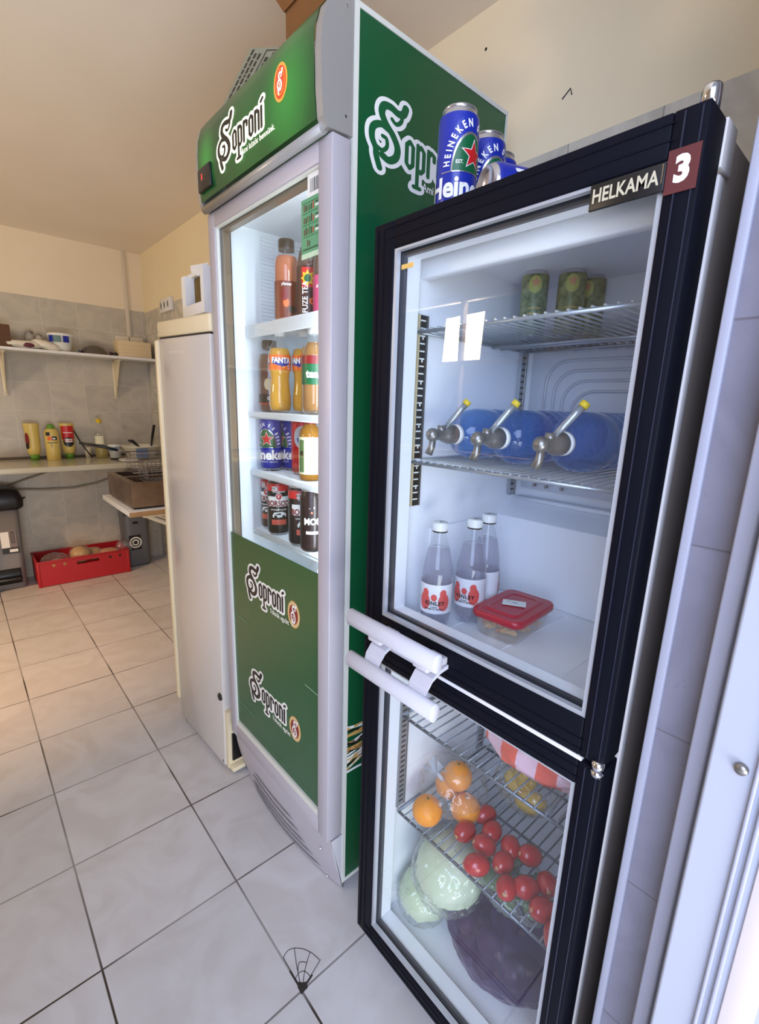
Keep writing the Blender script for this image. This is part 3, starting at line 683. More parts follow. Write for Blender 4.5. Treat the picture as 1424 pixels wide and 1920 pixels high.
        put_text(b, 'NYEREMÉNYJÁTÉK', .0058, f, 'w', .0009, dv=-.004, slice_=.004)
        for (pts, m, w) in (([(-.020, -.022), (-.014, -.012), (.010, -.010), (.022, -.016), (.022, -.026), (-.018, -.028)], 'w', .0006), ([(-.014, -.019), (.004, -.013), (.006, -.020)], 'k', .0009)):
            surf(b, pts, f, m, w)
        disc(b, (-.010, -.026), .005, .005, f, 'k', .001); disc(b, (.014, -.025), .005, .005, f, 'k', .001)
        quad(b, -.022, .022, -.050, -.034, f, P('print_salmon', s(214, 92, 70), .4), .0006, 8)
    elif kind == 'red':
        disc(b, (0, .026), .023, .032, f, P('print_grey', s(176, 178, 184), .4), .0012)
        f2 = lambda u, v, q: f((u-.5)*.016, .014+(v-.2)*.013, q)
        for p_, wd in S_: ribbon(b, smooth_pts(p_, 4), wd, f2, 'blue', .0022)
        put_text(b, '500 ml', .007, f, 'w', .0006, dv=-.058, slice_=.004); b.lathe([(Rr+.0002, .012), (Rr+.0002, .020)], 'darkred', 40)
    elif kind == 'forest':
        disc(b, (-.002, .034), .013, .016, f, P('print_lime', s(172, 176, 92), .4), .0004); star(b, (-.001, .038), .010, f, P('print_deer', s(196, 140, 100), .5), .0009, 5, .5)
        for k in range(3): quad(b, -.014, .014, -.010-.010*k, -.0085-.010*k, f, 'gold', .0005, 6)
        put_text(b, 'HELL', .014, f, 'k', .0008, bold=.03, dv=-.030, slice_=.004)
    b.build('label', r)
    return r
def place(proto, first, x, y, z, label, rot=0.0, group=None, cat=None):
    a = face_cam(x, y, rot)
    if first[0]:
        proto.location = (x, y, z); proto.rotation_euler = (0, 0, a); first[0] = False; o = proto; o['label'] = label
        if group: o['group'] = group
        return o
    return dup(proto, (x, y, z), a, label, group)
def n1(): return [True]
place(bottle('juice'), n1(), .300, .528, SH[1], 'orange-pink juice bottle with a black cap, leftmost on the top shelf of the green cooler', .35).scale = (1, 1, 1.20)
place(bottle('tea'), n1(), .318, .444, SH[1], 'dark iced tea bottle with a red starred peach label, behind the price card', .1).scale = (1, 1, 1.08)
place(bottle('pink'), n1(), .318, .368, SH[1], 'dark bottle with a pink label, at the right end of the cooler top shelf', -.3)
place(bottle('brown'), n1(), .300, .632, SH[2], 'brown tea bottle with a black cap, left of the orange sodas in the cooler', .2).scale = (1, 1, 1.12)
fa = bottle('fanta'); ff = n1()
fa.scale = (.97, .97, .97)
place(fa, ff, .286, .548, SH[2], 'yellow-orange soda bottle standing foremost, its whole blue and white wordmark showing', .12)
place(fa, ff, .338, .506, SH[2], 'yellow-orange soda bottle partly hidden, directly right of the foremost soda bottle', -.45)
place(fa, ff, .322, .436, SH[2], 'yellow-orange soda bottle half hidden, second from the right in its row', -.25)
place(bottle('coke'), n1(), .286, .372, SH[2], 'amber bottle with a green tea label, at the right end of the soda shelf', .1)
h = can('hein'); hf = n1()
place(h, hf, .300, .634, SH[3], 'blue alcohol-free beer can with a red star, leftmost on the third cooler shelf', -.50)
place(h, hf, .362, .610, SH[3], 'blue beer can showing its barcode, behind the leftmost can on the third shelf', -1.45)
rc = place(can('red'), n1(), .335, .508, SH[3], 'red can with a grey oval badge on the third cooler shelf', -.1)
b = B(); cr = root('cream_label_bottle', (0, 0, 0), '', 'bottle')
b.lathe([(0, .003), (.026, 0), (.031, .006), (.031, .12), (.027, .135), (.016, .15), (.014, .158), (.014, .16)], L_fb, 26); b.build('shell', cr)
b = B(); b.lathe([(.0315, .018), (.0315, .118)], P('label_creamy', s(226, 224, 186), .5), 26); f = on_cyl(.0315, .07); quad(b, -.030, -.012, -.046, .040, f, P('label_leaf', s(92, 120, 70), .5), .0003, 5); quad(b, -.028, -.014, -.002, .010, f, 'k', .0007, 3)
for k in range(14): quad(b, .002, .020, -.036+k*.0055, -.0345+k*.0055, f, P('fine_print', s(150, 150, 120), .5), .0004, 3)
b.build('label', cr); b = B(); b.lathe([(.0155, .150), (.016, .153), (.016, .170), (0, .171)], 'darkred', 22); b.build('cap', cr)
place(cr, n1(), .292, .402, SH[3], 'bottle with a cream label standing at the front of the third cooler shelf', -.2)
bo = can('bors'); bf = n1(); zz = SH[4]
place(bo, bf, .300, .636, zz, 'black and red beer can at the far left of the fourth cooler shelf', -.5)
place(bo, bf, .280, .560, zz, 'black and red beer can standing foremost left on the fourth cooler shelf', .05)
place(bo, bf, .272, .424, zz, 'black and red beer can beside the very dark can on the fourth cooler shelf', .35)
place(can('bors_red'), n1(), .352, .498, zz, 'maroon beer can set back between two black and red cans', .5)
mb = root('dark_can', (0, 0, 0), '', 'can')
b = B(); b.lathe([(0, .003), (.026, 0), (.032, .008), (.0325, .014), (.0325, .146), (.029, .158), (.027, .166)], P('dark_can_body', s(40, 26, 26), .3, metal=.2), 30); b.build('body', mb)
b = B(); b.lathe([(.027, .165), (.028, .168), (.026, .168), (.025, .163), (0, .163)], 'alu', 30); b.build('lid', mb)
b = B(); f = on_cyl(.0325, .075); put_text(b, 'MON', .024, f, 'w', .0006, bold=.04, cond=.9, dv=.010, slice_=.004); quad(b, -.020, .020, -.024, -.016, f, 'w', .0004, 6); disc(b, (-.004, .035), .003, .003, f, P('print_copper', s(180, 100, 70), .4), .0005)
b._faces([f(u, v, .0005) for u, v in ((-.012, .046), (.004, .052), (.004, .046))], [[0, 1, 2]], 'w'); b.build('label', mb)
place(mb, n1(), .268, .358, zz, 'very dark brown can at the right end of the fourth cooler shelf', .1)
wn = bottle('water_neck'); wn['category'] = 'bottle'; wn.name = 'water_bottle'
place(wn, n1(), .300, .372, SH[5], 'clear bottle whose rounded shoulders peek above the green door film')

# things on top of the cooler
b = B(); 
def bx_open(b, x0, x1, y0, y1, z0, z1, t, m):
    b.box(x0, x1, y0, y1, z0, z0+t, m); b.box(x0, x0+t, y0, y1, z0, z1, m); b.box(x1-t, x1, y0, y1, z0, z1, m); b.box(x0, x1, y0, y0+t, z0, z1, m); b.box(x0, x1, y1-t, y1, z0, z1, m)
cb = root('cardboard_box', (.34, .30, 2.016), 'brown cardboard box on the front top edge of the green cooler', 'box')
bx_open(b, .215, .285, .225, .375, 2.018, 2.12, .004, 'brown'); b.build('carton', cb)
b = B(); b._faces([(.214, .376, 2.118), (.214, .224, 2.118), (.19, .20, 2.22), (.19, .45, 2.22)], [[0, 1, 2, 3]], 'brown'); b._faces([(.214, .377, 2.118), (.285, .377, 2.118), (.29, .46, 2.22), (.20, .46, 2.22)], [[0, 1, 2, 3]], 'brown')
fo = b.build('flap', cb)
sm = fo.modifiers.new('solid', 'SOLIDIFY'); sm.thickness = .004
cp_ = P('placard_grey', s(150, 158, 142), .6)
b = B(); A1, A2, A3 = Vector((.25, .792, 2.100)), Vector((.25, .597, 2.165)), Vector((.25, .415, 2.085)); A4 = Vector((.215, .60, 2.022)); 
def pf(u, v, w):  # u along the long edge (A1->A2), v across (towards A3)
    return A1 + (A2-A1)*u + Vector((-.01, -.185, -.083))*v + Vector((-w, 0, w*.3))
b.prism([(0, 0), (1, 0), (1.0, 1.0), (0, 1.0)], pf, .003, cp_)
for r_ in range(3):
    u = .04
    while u < .9: l = rng.uniform(.03, .09); quad(b, u, u+l, .10+r_*.13, .16+r_*.13, pf, 'k', .0036); u += l+.02
for (u0, u1, v0, v1) in ((.03, .97, .52, .545), (.03, .97, .90, .925), (.03, .045, .52, .92), (.955, .97, .52, .92)): quad(b, u0, u1, v0, v1, pf, 'k', .0036)
for r_ in range(2):
    u = .08
    while u < .88: l = rng.uniform(.03, .09); quad(b, u, u+l, .60+r_*.14, .68+r_*.14, pf, 'k', .0036); u += l+.02
tag(b.build('printed_placard', loc=(.24, .6, 2.02)), 'grey-green printed placard leaning over the top left of the green cooler', 'placard')

# ================================================================== BLACK FRIDGE
bk = root('glass_door_fridge', (.43, -.25, 0), 'two-door refrigerator with black-framed glass doors and a red-brown number 3 sticker', 'fridge')
FX, FB, FY0, FY1, FT = .222, .700, -.497, .002, 1.608
b = B()
b.box(FX, FB, FY0, FY0+.006, .05, FT, 'cabinet'); b.box(FX, FB, FY1-.006, FY1, .05, FT, 'cabinet'); b.box(FB-.006, FB, FY0, FY1, .05, FT, 'cabinet')
b.box(FX, FB, FY0, FY1, FT-.006, FT, 'white_gloss'); b.box(FX, FB, FY0, FY1, .05, .056, 'cabinet')
b.box(FX-.002, FX+.016, FY0-.0035, FY0+.016, .05, FT-.045, P('body_edge', s(190, 186, 182), .4), .002); b.box(FX-.006, FX+.03, FY0-.004, FY0+.01, FT-.04, FT+.006, 'white_gloss', .001)
b.box(FX-.001, FX+.001, FY0+.004, FY1-.004, .834, .842, 'white_gloss'); b.build('cabinet', bk)
def liner(z0, z1):
    b = B(); 
    b.box(FX, .62, FY1-.040, FY1-.007, z0, z1, 'liner'); b.box(FX, .62, FY0+.007, FY0+.036, z0, z1, 'liner')
    b.box(.62, FB-.008, FY0+.007, FY1-.007, z0, z1, 'liner'); b.box(FX, .62, FY0+.036, FY1-.04, z1-.02, z1, 'liner'); b.box(FX, .62, FY0+.036, FY1-.04, z0, z0+.02, 'liner')
    return b
b = liner(.850, 1.600); b.box(.545, .62, FY0+.036, FY1-.04, .87, 1.062, 'liner', .004); b.box(.30, .545, FY1-.045, FY1-.040, .87, 1.06, 'liner', .003)
b.box(.240, .262, FY0+.036, FY1-.04, 1.535, 1.58, 'liner', .004)
b._faces([(.545, FY0+.036, 1.062), (.545, FY1-.04, 1.062), (.615, FY1-.04, 1.10), (.615, FY0+.036, 1.10)], [[0, 1, 2, 3]], 'liner')
for y in (-.13, -.25, -.37): b.box(.26, .52, y-.002, y+.002, .870, .8715, 'liner', .0006)
b.box(.262, .266, FY0+.04, FY1-.045, .8705, .872, 'liner'); b.build('upper_liner', bk)
b = liner(.062, .828); b.build('lower_liner', bk)
# evaporator plate with serpentine channel
b = B(); b.box(.608, .612, -.440, -.060, 1.125, 1.50, P('evaporator', s(206, 210, 218), .4, metal=.15), .001)
ev = P('evap_channel', s(196, 200, 210), .4, metal=.15)
for k, ins in enumerate((0, .022, .044, .066)):
    x = .607; y0, y1, z0, z1 = -.43, -.12+0-ins, 1.14+ins*.0, 1.42-ins
    pts = [(x, y0, 1.42-ins)] + [(x, -.15-ins+.05*math.cos(t)-.0, 1.37-ins+.05*math.sin(t)) for t in [PI/2-PI/2*i/6 for i in range(7)]] + [(x, -.10-ins, 1.14)]
    b.tube(pts, .0035, ev, 6)
for k in range(3):
    for j in range(5): b.tube([(.607, -.16-.055*j, 1.475-.018*k), (.607, -.195-.055*j, 1.475-.018*k)], .003, ev, 6)
b.tube([(.60, -.44, 1.10), (.60, -.06, 1.10)], .006, 'liner', 8)
for y in (-.10, -.13, -.17): b.tube([(.606, y, 1.135), (.600, y, 1.135)], .004, 'steel_d', 8)
b.build('evaporator_plate', bk)
def rail(x, y, z0, z1, dark):
    b = B(); b.box(x-.011, x+.011, y-.004, y, z0, z1, 'k' if dark else 'wire'); b.box(x-.013, x-.010, y-.006, y, z0, z1, P('rail_edge', s(206, 190, 150), .4) if dark else 'wire'); b.box(x+.010, x+.012, y-.006, y, z0, z1, 'steel_d')
    z = z0+.012; k = 0
    while z < z1-.01:
        b.box(x-.007, x+.006, y-.0046, y-.0038, z, z+(.0025 if dark else .004), 'w' if dark else 'blackp'); k += 1
        if dark and k % 3 == 0: b.box(x-.001, x+.002, y-.0046, y-.0038, z-.005, z, 'w')
        z += .0135
    b.build('shelf_rail', bk)
YL, YR = FY1-.040, FY0+.036
rail(.250, YL, 1.115, 1.475, True); rail(.592, YL-.004, 1.105, 1.45, False)
rail(.252, YL, .385, .70, False); rail(.56, YL, .385, .70, False)
def wshelf(x0, x1, z, n, rr=.0019, mids=(.42,), m='wire', rails=2):
    b = B(); y0, y1 = YR+.004, YL-.004
    b.tube([(x0, y0, z-.002), (x0, y1, z-.002)], .0034, m, 8); b.tube([(x1, y0, z-.002), (x1, y1, z-.002)], .0034, m, 8)
    for mx_ in mids: b.tube([(mx_, y0, z-.006), (mx_, y1, z-.006)], .003, m, 8)
    for y in (y0, y1): b.tube([(x0, y, z-.002), (x1, y, z-.002)], .003, m, 8)
    for i in range(n+1):
        y = y0+(y1-y0)*i/n; b.tube([(x0-.004, y, z+.002), (x1, y, z+.002)], rr, m, 5)
    b.build('shelf', bk)
wshelf(.236, .600, 1.446, 24, mids=(.47, .50)); wshelf(.236, .600, 1.206, 24, mids=(.42,))
wshelf(.246, .590, .632, 20, mids=(.42,), m='wire_shaded'); wshelf(.246, .590, .372, 20, mids=(.42,), m='wire_shaded')
# doors
def fdoor(name, z0, z1, gz0, gz1, notch=False):
    b = B(); y0, y1, gy0, gy1 = -.500, .004, -.466, -.046; x0, x1 = .164, .214
    frame(b, x0, x1, y0, y1, z0, z1, gy0, gy1, gz0, gz1, 'black', .0025)
    for t in (.010, .026):                      # extruded ridges along each bar
        b.box(x0-.0012, x0+.001, y0+t-.004, y0+t-.0026, z0+.004, z1-.004, 'black_ridge'); b.box(x0-.0010, x0+.001, y1-t-.001, y1-t, z0+.01, z1-.01, 'black')
        b.box(x0-.0010, x0+.001, y0+.03, y1-.03, z1-t-.001, z1-t, 'black'); b.box(x0-.0010, x0+.001, y0+.03, y1-.03, z0+t, z0+t+.001, 'black')
    d = b.build('door', bk)
    b = B(); frame(b, x1, FX-.001, y0+.012, y1-.012, z0+.012, z1-.012, gy0-.004, gy1+.004, gz0-.004, gz1+.004, 'rubber', 0); b.build('gasket', d)
    b = B(); frame(b, x0+.003, x0+.012, gy0, gy1, gz0, gz1, gy0+.006, gy1-.006, gz0+.007, gz1-.004, P('bead', s(176, 180, 186), .3, metal=.3), 0)
    frame(b, x0+.018, x0+.026, gy0, gy1, gz0, gz1, gy0+.006, gy1-.009, gz0+.010, gz1-.010, P('spacer', s(58, 60, 70), .3, metal=.5), 0); frame(b, x0+.027, FX+.002, gy0-.002, gy1+.002, gz0-.002, gz1+.002, gy0+.004, gy1-.006, gz0+.006, gz1-.006, 'liner', 0); b.build('glass_spacer', d)
    b = B(); b.box(x0+.013, x0+.017, gy0, gy1, gz0, gz1, 'glass'); b.build('glass_pane', d)
    return d
ud = fdoor('upper', .842, 1.612, .900, 1.568); ld = fdoor('lower', .050, .834, .094, .795)
b = B(); b.box(.1645, .205, -.470, -.02, .8350, .8415, P('door_seal', s(214, 212, 216), .4)); b.build('bottom_seal', ud)
# hinges
b = B(); b.lathe([(0, .0), (.0095, 0), (.0095, .020), (.0085, .022), (0, .022)], 'chrome', 20, (.188, -.490, 1.612)); b.build('hinge', bk)
b = B(); b.lathe([(0, 0), (.0085, 0), (.0085, .006), (.0065, .0065), (.0065, .008), (.0085, .0085), (.0085, .022), (0, .022)], 'chrome', 20, (.166, -.4925, .827)); b.build('hinge', bk)
# badge and sticker
b = B(); f = on_front(.164, -.3835, 1.552); b.box(.1605, .1640, -.4670, -.3870, 1.5385, 1.5655, 'blackp', .0006)
put_text(b, 'HELKAMA', .0205, on_front(.1604, -.4255, 1.5520), P('badge_letters', s(214, 210, 186), .35, metal=.4), w=.0003, bold=.022, cond=.78); quad(b, .0805, .0817, -.006, .012, f, 'chrome', .0045); b.build('badge', ud)
b = B(); b.box(.1622, .1630, -.4975, -.4675, 1.534, 1.575, P('sticker_brown', s(86, 34, 34), .5)); put_text(b, '3', .033, on_front(.1622, -.4825, 1.5545), 'w', w=.0003, bold=.05, cond=.95); b.build('number_sticker', ud)
b = B(); b.box(.1755, .1768, -.083, -.0555, 1.536, 1.543, P('yellow_tape', s(222, 178, 96), .6)); b.build('tape', ud)
b = B(); b.box(.1820, .1826, -.466, -.458, 1.50, 1.53, P('brown_tape', s(176, 128, 84), .6)); b.build('tape', ud)
# handles: white horizontal bars on brackets
def handle(z, par, up_):
    b = B(); n = 24; R_ = .0165
    b.lathe([(0, -.252), (R_*.9, -.252), (R_, -.2505), (R_, -.0235), (R_*.9, -.022), (0, -.022)], 'handle', n, (.105, 0, z), 'Y', sx=.72, sy=1.05)
    h_ = b.build('handle', par)
    b = B()
    if not up_:
        for y in (-.205, -.085):                        # curved arms sweeping up to the door
            b = B(); w_ = .021; prev = None; vs = []
            P_ = [(.108, .010), (.112, .026), (.124, .041), (.143, .050), (.165, .053)]
            for (x, dz) in P_: vs += [(x, y-w_, z+dz-.004), (x, y+w_, z+dz-.004), (x, y+w_, z+dz+.003), (x, y-w_, z+dz+.003)]
            K_ = len(P_); b._faces(vs, [[4*k+j, 4*k+(j+1) % 4, 4*(k+1)+(j+1) % 4, 4*(k+1)+j] for k in range(K_-1) for j in range(4)] + [[0, 1, 2, 3], [4*K_-4, 4*K_-3, 4*K_-2, 4*K_-1]], 'handle', smooth=False); b.build('bracket', h_)
        b = B(); b.box(.148, .166, -.205, -.085, z+.036, z+.056, 'handle', .003)
    else:
        for y in (-.205, -.085):
            if y > -.1: b.build('bracket', h_); b = B()
            b.box(.112, .165, y-.018, y+.018, z-.034, z-.020, 'handle', .003)
    b.build('bracket', h_)
handle(.906, ud, True); handle(.816, ld, False)
for x, y in ((.26, -.46), (.26, -.04), (.66, -.46), (.66, -.04)): b = B(); b.lathe([(0, 0), (.018, 0), (.018, .014), (.009, .016), (.009, .052)], 'blackp', 14, (x, y, 0)); b.build('foot', bk)

# ---- cans standing on the black fridge
h3 = can('hein'); hf3 = n1(); TZ = FT+.0005
place(h3, hf3, .252, -.099, TZ, 'blue and green beer can standing foremost on top of the black fridge', .72)
place(h3, hf3, .345, -.086, TZ, 'blue and green beer can standing behind the front can on the black fridge', .62)
place(h3, hf3, .416, -.062, TZ, 'beer can mostly hidden behind the two standing cans on the black fridge', .9)
l3 = dup(h3, (0, 0, 0), 0, 'blue beer can lying on its side on top of the black fridge')
l3.location = (.226, -.180, TZ+.0335); l3.rotation_euler = Matrix(((.0, 0, 1), (0, 1, 0), (-1, 0, 0))).to_euler()
l3.rotation_euler = (0, math.radians(-90), math.radians(-140))
l3.rotation_euler = (Matrix.Rotation(math.radians(-22), 3, 'Z') @ Matrix.Rotation(math.radians(90), 3, 'Y')).to_euler()

# ---- upper compartment
fo_ = can('forest', True); q1 = n1()
place(fo_, q1, .484, -.123, 1.4505, 'slim green can, leftmost of three on the black fridge top shelf', .1)
place(fo_, q1, .520, -.183, 1.4505, 'slim green can, middle of three on the black fridge top shelf', .1)
place(fo_, q1, .586, -.192, 1.4505, 'slim green can, rightmost and furthest back on the black fridge top shelf', -.3)
def jug():
    r = root('water_jug', (0, 0, 0), '', 'jug')           # lies along +X, neck at x=0
    b = B(); R_ = .050
    prof = [(.015, 0), (.017, .010), (.028, .016), (.040, .028), (.047, .045), (R_, .065)]
    x = .10
    while x < .30: prof += [(R_, x), (R_-.003, x+.008), (R_-.003, x+.012), (R_, x+.020)]; x += .032
    prof += [(R_, x), (R_-.012, x+.016), (0, x+.018)]
    b.lathe(prof, 'petblue', 36, (0, 0, 0), 'X'); b.build('body', r)
    b = B(); b.lathe([(.0, -.003), (.019, -.003), (.019, .002), (.0195, .006), (.016, .008)], 'white', 24, (0, 0, 0), 'X'); b.build('neck_ring', r)
    b = B(); b.lathe([(0, -.058), (.009, -.058), (.010, -.054), (.010, -.036), (.014, -.032), (.018, -.020), (.0185, -.006), (.017, -.003)], 'steel_d', 22, (0, 0, 0), 'X')
    b.ball((-.062, 0, 0), .0125, 'steel_d', sub=3); b.tube([(-.060, 0, -.004), (-.062, 0, -.02), (-.066, .004, -.036)], [.006, .0065, .0075], 'steel_d', 12); b.tube([(-.038, 0, .0), (-.038, 0, .017)], .0078, 'steel_d', 12)
    tp = b.build('tap', r)
    b = B(); b.tube([(-.030, 0, .010), (-.026, -.012, .026), (-.018, -.024, .044), (-.010, -.032, .058)], [.0045, .0055, .0058, .006], 'wire', 12); b.build('lever', tp)
    b = B(); b.tube([(-.0115, -.031, .056), (-.008, -.035, .063)], [.0072, .0072], P('lever_tip', s(226, 196, 40), .4), 14); b.build('lever_tip', tp)
    return r
j0 = jug(); jf = n1()
for (y, x, lab, hx) in ((-.100, .290, 'blue plastic water jug with a metal tap lying leftmost on the middle shelf', 0), (-.206, .286, 'blue plastic water jug with a metal tap lying between the two others', 0), (-.326, .280, 'blue plastic water jug with a metal tap lying rightmost, its round shoulder showing', 0)):
    z = 1.206+.004+.0505
    if jf[0]: j0.location = (x, y, z); j0['label'] = lab; jf[0] = False; o = j0
    else: o = dup(j0, (x, y, z), 0, lab)
# middle jug lies a little further in, so the row fits between its neighbours
def kinley():
    r = root('tonic_bottle', (0, 0, 0), '', 'bottle'); R_ = .0315
    b = B(); b.lathe([(0, .010), (.010, .006), (.020, .001), (.026, .004), (R_-.002, .020), (R_-.001, .034), (R_, .04), (R_, .108), (.0305, .125), (.025, .155), (.018, .178), (.0125, .194), (.0118, .204)], 'pet', 30)
    b.build('shell', r)
    b = B(); b.lathe([(0, .008), (.024, .007), (R_-.0035, .022), (R_-.002, .04), (R_-.002, .108), (.029, .125), (.0245, .148), (.0205, .168), (0, .168)], clear('tonic_water', (.88, .87, .91), 1.2, .05, s(196, 188, 202), .14), 26)
    for k in range(5): b.ball((.017*math.cos(k*1.257), .017*math.sin(k*1.257), .010), .009, 'pet', sub=2)
    b.build('drink', r)
    b = B(); b.lathe([(R_+.0006, .040), (R_+.0006, .100)], P('label_silverwhite', s(226, 226, 232), .4), 34); f = on_cyl(R_+.0006, .068); bl = P('label_coral', s(216, 82, 78), .4)
    for su in (-1, 1):
        disc(b, (-.0 + su*.020, -.004), .012, .018, f, bl, .0004+.0001*su, 18); disc(b, (su*.018, .014), .007, .009, f, bl, .0006, 14)
    disc(b, (0, .006), .006, .007, f, bl, .0009)
    put_text(b, 'KINLEY', .0110, f, 'k', .0012, bold=.035, dv=-.006, du=.002, slice_=.004, space=1.1); put_text(b, 'TONIC', .0045, f, 'k', .0012, dv=-.014, slice_=.004); put_text(b, 'AROMATIC BERRY', .0045, f, 'k', .0012, dv=-.018, slice_=.004)
    b.build('label', r)
    b = B(); b.lathe([(.0150, .201, 'k'), (.0152, .204, 'white'), (.0148, .206), (.0148, .219), (.0135, .2205), (0, .2205)], 'white', 28)
    for k in range(24):
        a = 2*PI*k/24; b.tube([(.0149*math.cos(a), .0149*math.sin(a), .207), (.0149*math.cos(a), .0149*math.sin(a), .218)], .0004, 'white', 4)
    quad(b, -.006, .006, -.001, .001, lambda u, v, w: Vector((u, v, .2207+w)), 'k', 0); quad(b, -.004, .004, .003, .0045, lambda u, v, w: Vector((u, v, .2207+w)), 'k', 0)
    b.build('cap', r); return r
k0 = kinley(); kf = n1()
place(k0, kf, .258, -.107, .8725, 'clear tonic bottle with a red and white label, leftmost and nearest the glass', -.12)
place(k0, kf, .338, -.130, .8725, 'clear tonic bottle with a red and white label, beside the red-lidded food box', -.35)
place(k0, kf, .400, -.120, .8725, 'clear tonic bottle standing furthest back with its fine print turned forward', 2.2)
# food box
fb = root('food_container', (.375, -.215, .8725), 'clear food box of pasta with a red lid and a white sticker', 'food container')
def rrect(hx, hy, r, n=5):
    out = []
    for cx_, cy_, a in ((hx-r, hy-r, 0), (-hx+r, hy-r, PI/2), (-hx+r, -hy+r, PI), (hx-r, -hy+r, 1.5*PI)):
        out += [(cx_+r*math.cos(a+PI/2*k/n), cy_+r*math.sin(a+PI/2*k/n)) for k in range(n+1)]
    return out
def loft(b, layers, m, c, ang=0, cap0=True, cap1=True):
    i = b.mi(m); rings = []; ca, sa = math.cos(ang), math.sin(ang)
    for (hx, hy, r, z) in layers: rings.append([b.bm.verts.new((c[0]+x*ca-y*sa, c[1]+x*sa+y*ca, c[2]+z)) for x, y in rrect(hx, hy, r)])
    n = len(rings[0])
    for k in range(len(rings)-1):
        for j in range(n): q = b.bm.faces.new((rings[k][j], rings[k][(j+1) % n], rings[k+1][(j+1) % n], rings[k+1][j])); q.material_index = i; q.smooth = True
    for cflag, rg in ((cap0, rings[0]), (cap1, rings[-1])):
        if cflag: q = b.bm.faces.new(rg); q.material_index = i
cc = (.375, -.215, .8725); ang = math.radians(4)
b = B(); loft(b, [(.064, .040, .012, 0), (.068, .044, .015, .006), (.074, .050, .018, .044)], clear('tub_plastic', (.93, .93, .92), 1.5, .06, s(226, 222, 214), .20), cc, ang, True, False); b.build('tub', fb)
b = B(); pm = P('pasta', s(222, 170, 104), .5)
for k in range(110):
    a = rng.uniform(0, 2*PI); x, y, z = cc[0]+rng.uniform(-.052, .052), cc[1]+rng.uniform(-.032, .032), cc[2]+rng.uniform(.006, .036); l = rng.uniform(.008, .014)
    b.tube([(x-l*math.cos(a), y-l*math.sin(a), z), (x, y, z+rng.uniform(.002, .006)), (x+l*math.cos(a+.6), y+l*math.sin(a+.6), z)], [.0035, .0045, .0035], pm if k % 4 else P('carrot', s(206, 110, 60), .5), 8)
b.build('pasta', fb, kind='stuff')
rl = P('red_lid', s(176, 26, 52), .3); b = B(); loft(b, [(.076, .052, .018, .038), (.079, .055, .020, .040), (.079, .055, .020, .050), (.076, .052, .018, .053)], rl, cc, ang, False, True)
loft(b, [(.060, .038, .012, .0531), (.058, .036, .012, .0555), (.050, .029, .010, .0555), (.048, .027, .010, .0540)], rl, cc, ang, False, True); lid = b.build('lid', fb)
b = B(); R3 = Matrix.Rotation(math.radians(30), 3, 'Z'); fz = lambda u, v, w: Vector(cc)+Vector((.0, 0, .0560+w))+R3 @ Vector((-v, u, 0)) * -1
b.prism([(-.023, -.014), (.023, -.014), (.023, .014), (-.023, .014)], fz, .0004, 'w'); ribbon(b, [(-.004, -.003), (0, .004), (.003, -.002), (.005, .003)], .0012, fz, 'k', .0008); ribbon(b, [(-.014, .004), (-.008, .006)], .0015, fz, 'darkred', .0008); b.build('sticker', lid)

# ---- lower compartment
or_m = noisy(P('orange_peel', s(244, 146, 30), .45), s(250, 168, 48), 60, .5, bump=.15); to_m = noisy(P('tomato_skin', s(182, 42, 38), .25, coat=.3), s(156, 36, 38), 6, .5)
def orange():
    o = root('orange', (0, 0, 0), '', 'orange'); b = B(); b.ball((0, 0, 0), .034, or_m, sz=.95, nse=.012, fr=2.2); b.build('peel', o)
    b = B(); b.lathe([(0, .0318), (.003, .032), (.0032, .0334), (0, .0336)], P('stem_green', s(90, 100, 50), .7), 8); b.build('stem', o); return o
def tomato():
    o = root('tomato', (0, 0, 0), '', 'tomato'); b = B(); b.ball((0, 0, 0), .0225, to_m, sx=.93, sy=.93, sz=1.25, nse=.03, fr=1.3); b.build('skin', o)
    b = B(); b.lathe([(0, .0270), (.004, .0276), (.0045, .0284), (0, .0286)], P('tomato_scar', s(196, 150, 110), .7), 10); b.build('stem_scar', o); return o
SZ = .372+.004
o0 = orange(); of = n1()
for (x, y, dz, lab) in ((.268, -.112, .036, 'bright uncovered orange at the front of the knotted fruit bag'), (.340, -.165, .036, 'orange under the film, right of the bright front orange'), (.365, -.095, .038, 'orange at the back left of the fruit bag'), (.352, -.128, .092, 'orange lying on top of the others under the bag knot')):
    if of[0]: o0.location = (x, y, SZ+dz); o0['label'] = lab; of[0] = False
    else: dup(o0, (x, y, SZ+dz), 1.3*x*10, lab)
b = B(); b.ball((.352, -.118, SZ+.060), .090, 'film', sx=.86, sy=.86, sz=.68, nse=.10, fr=3.2, seed=3, sub=5, ridge=True)
b.tube([(.300, -.125, SZ+.110), (.290, -.115, SZ+.128)], [.006, .004], 'film_milky', 10)
for a in range(9):
    t = a*.72; l = .030+.014*math.sin(a*2.3); x0, y0, z0 = .290, -.115, SZ+.126
    b._faces([(x0, y0, z0), (x0+l*math.cos(t)*.6, y0+l*math.sin(t), z0+.010+.010*math.sin(a)), (x0+l*math.cos(t+.5)*.6, y0+l*math.sin(t+.5), z0+.004+.012*math.cos(a*1.7))], [[0, 1, 2]], 'film_milky')
tag(b.build('fruit_bag', loc=(.335, -.115, SZ)), 'knotted clear plastic bag around the oranges on the lower wire shelf', 'bag')
t0 = tomato(); tf = n1()
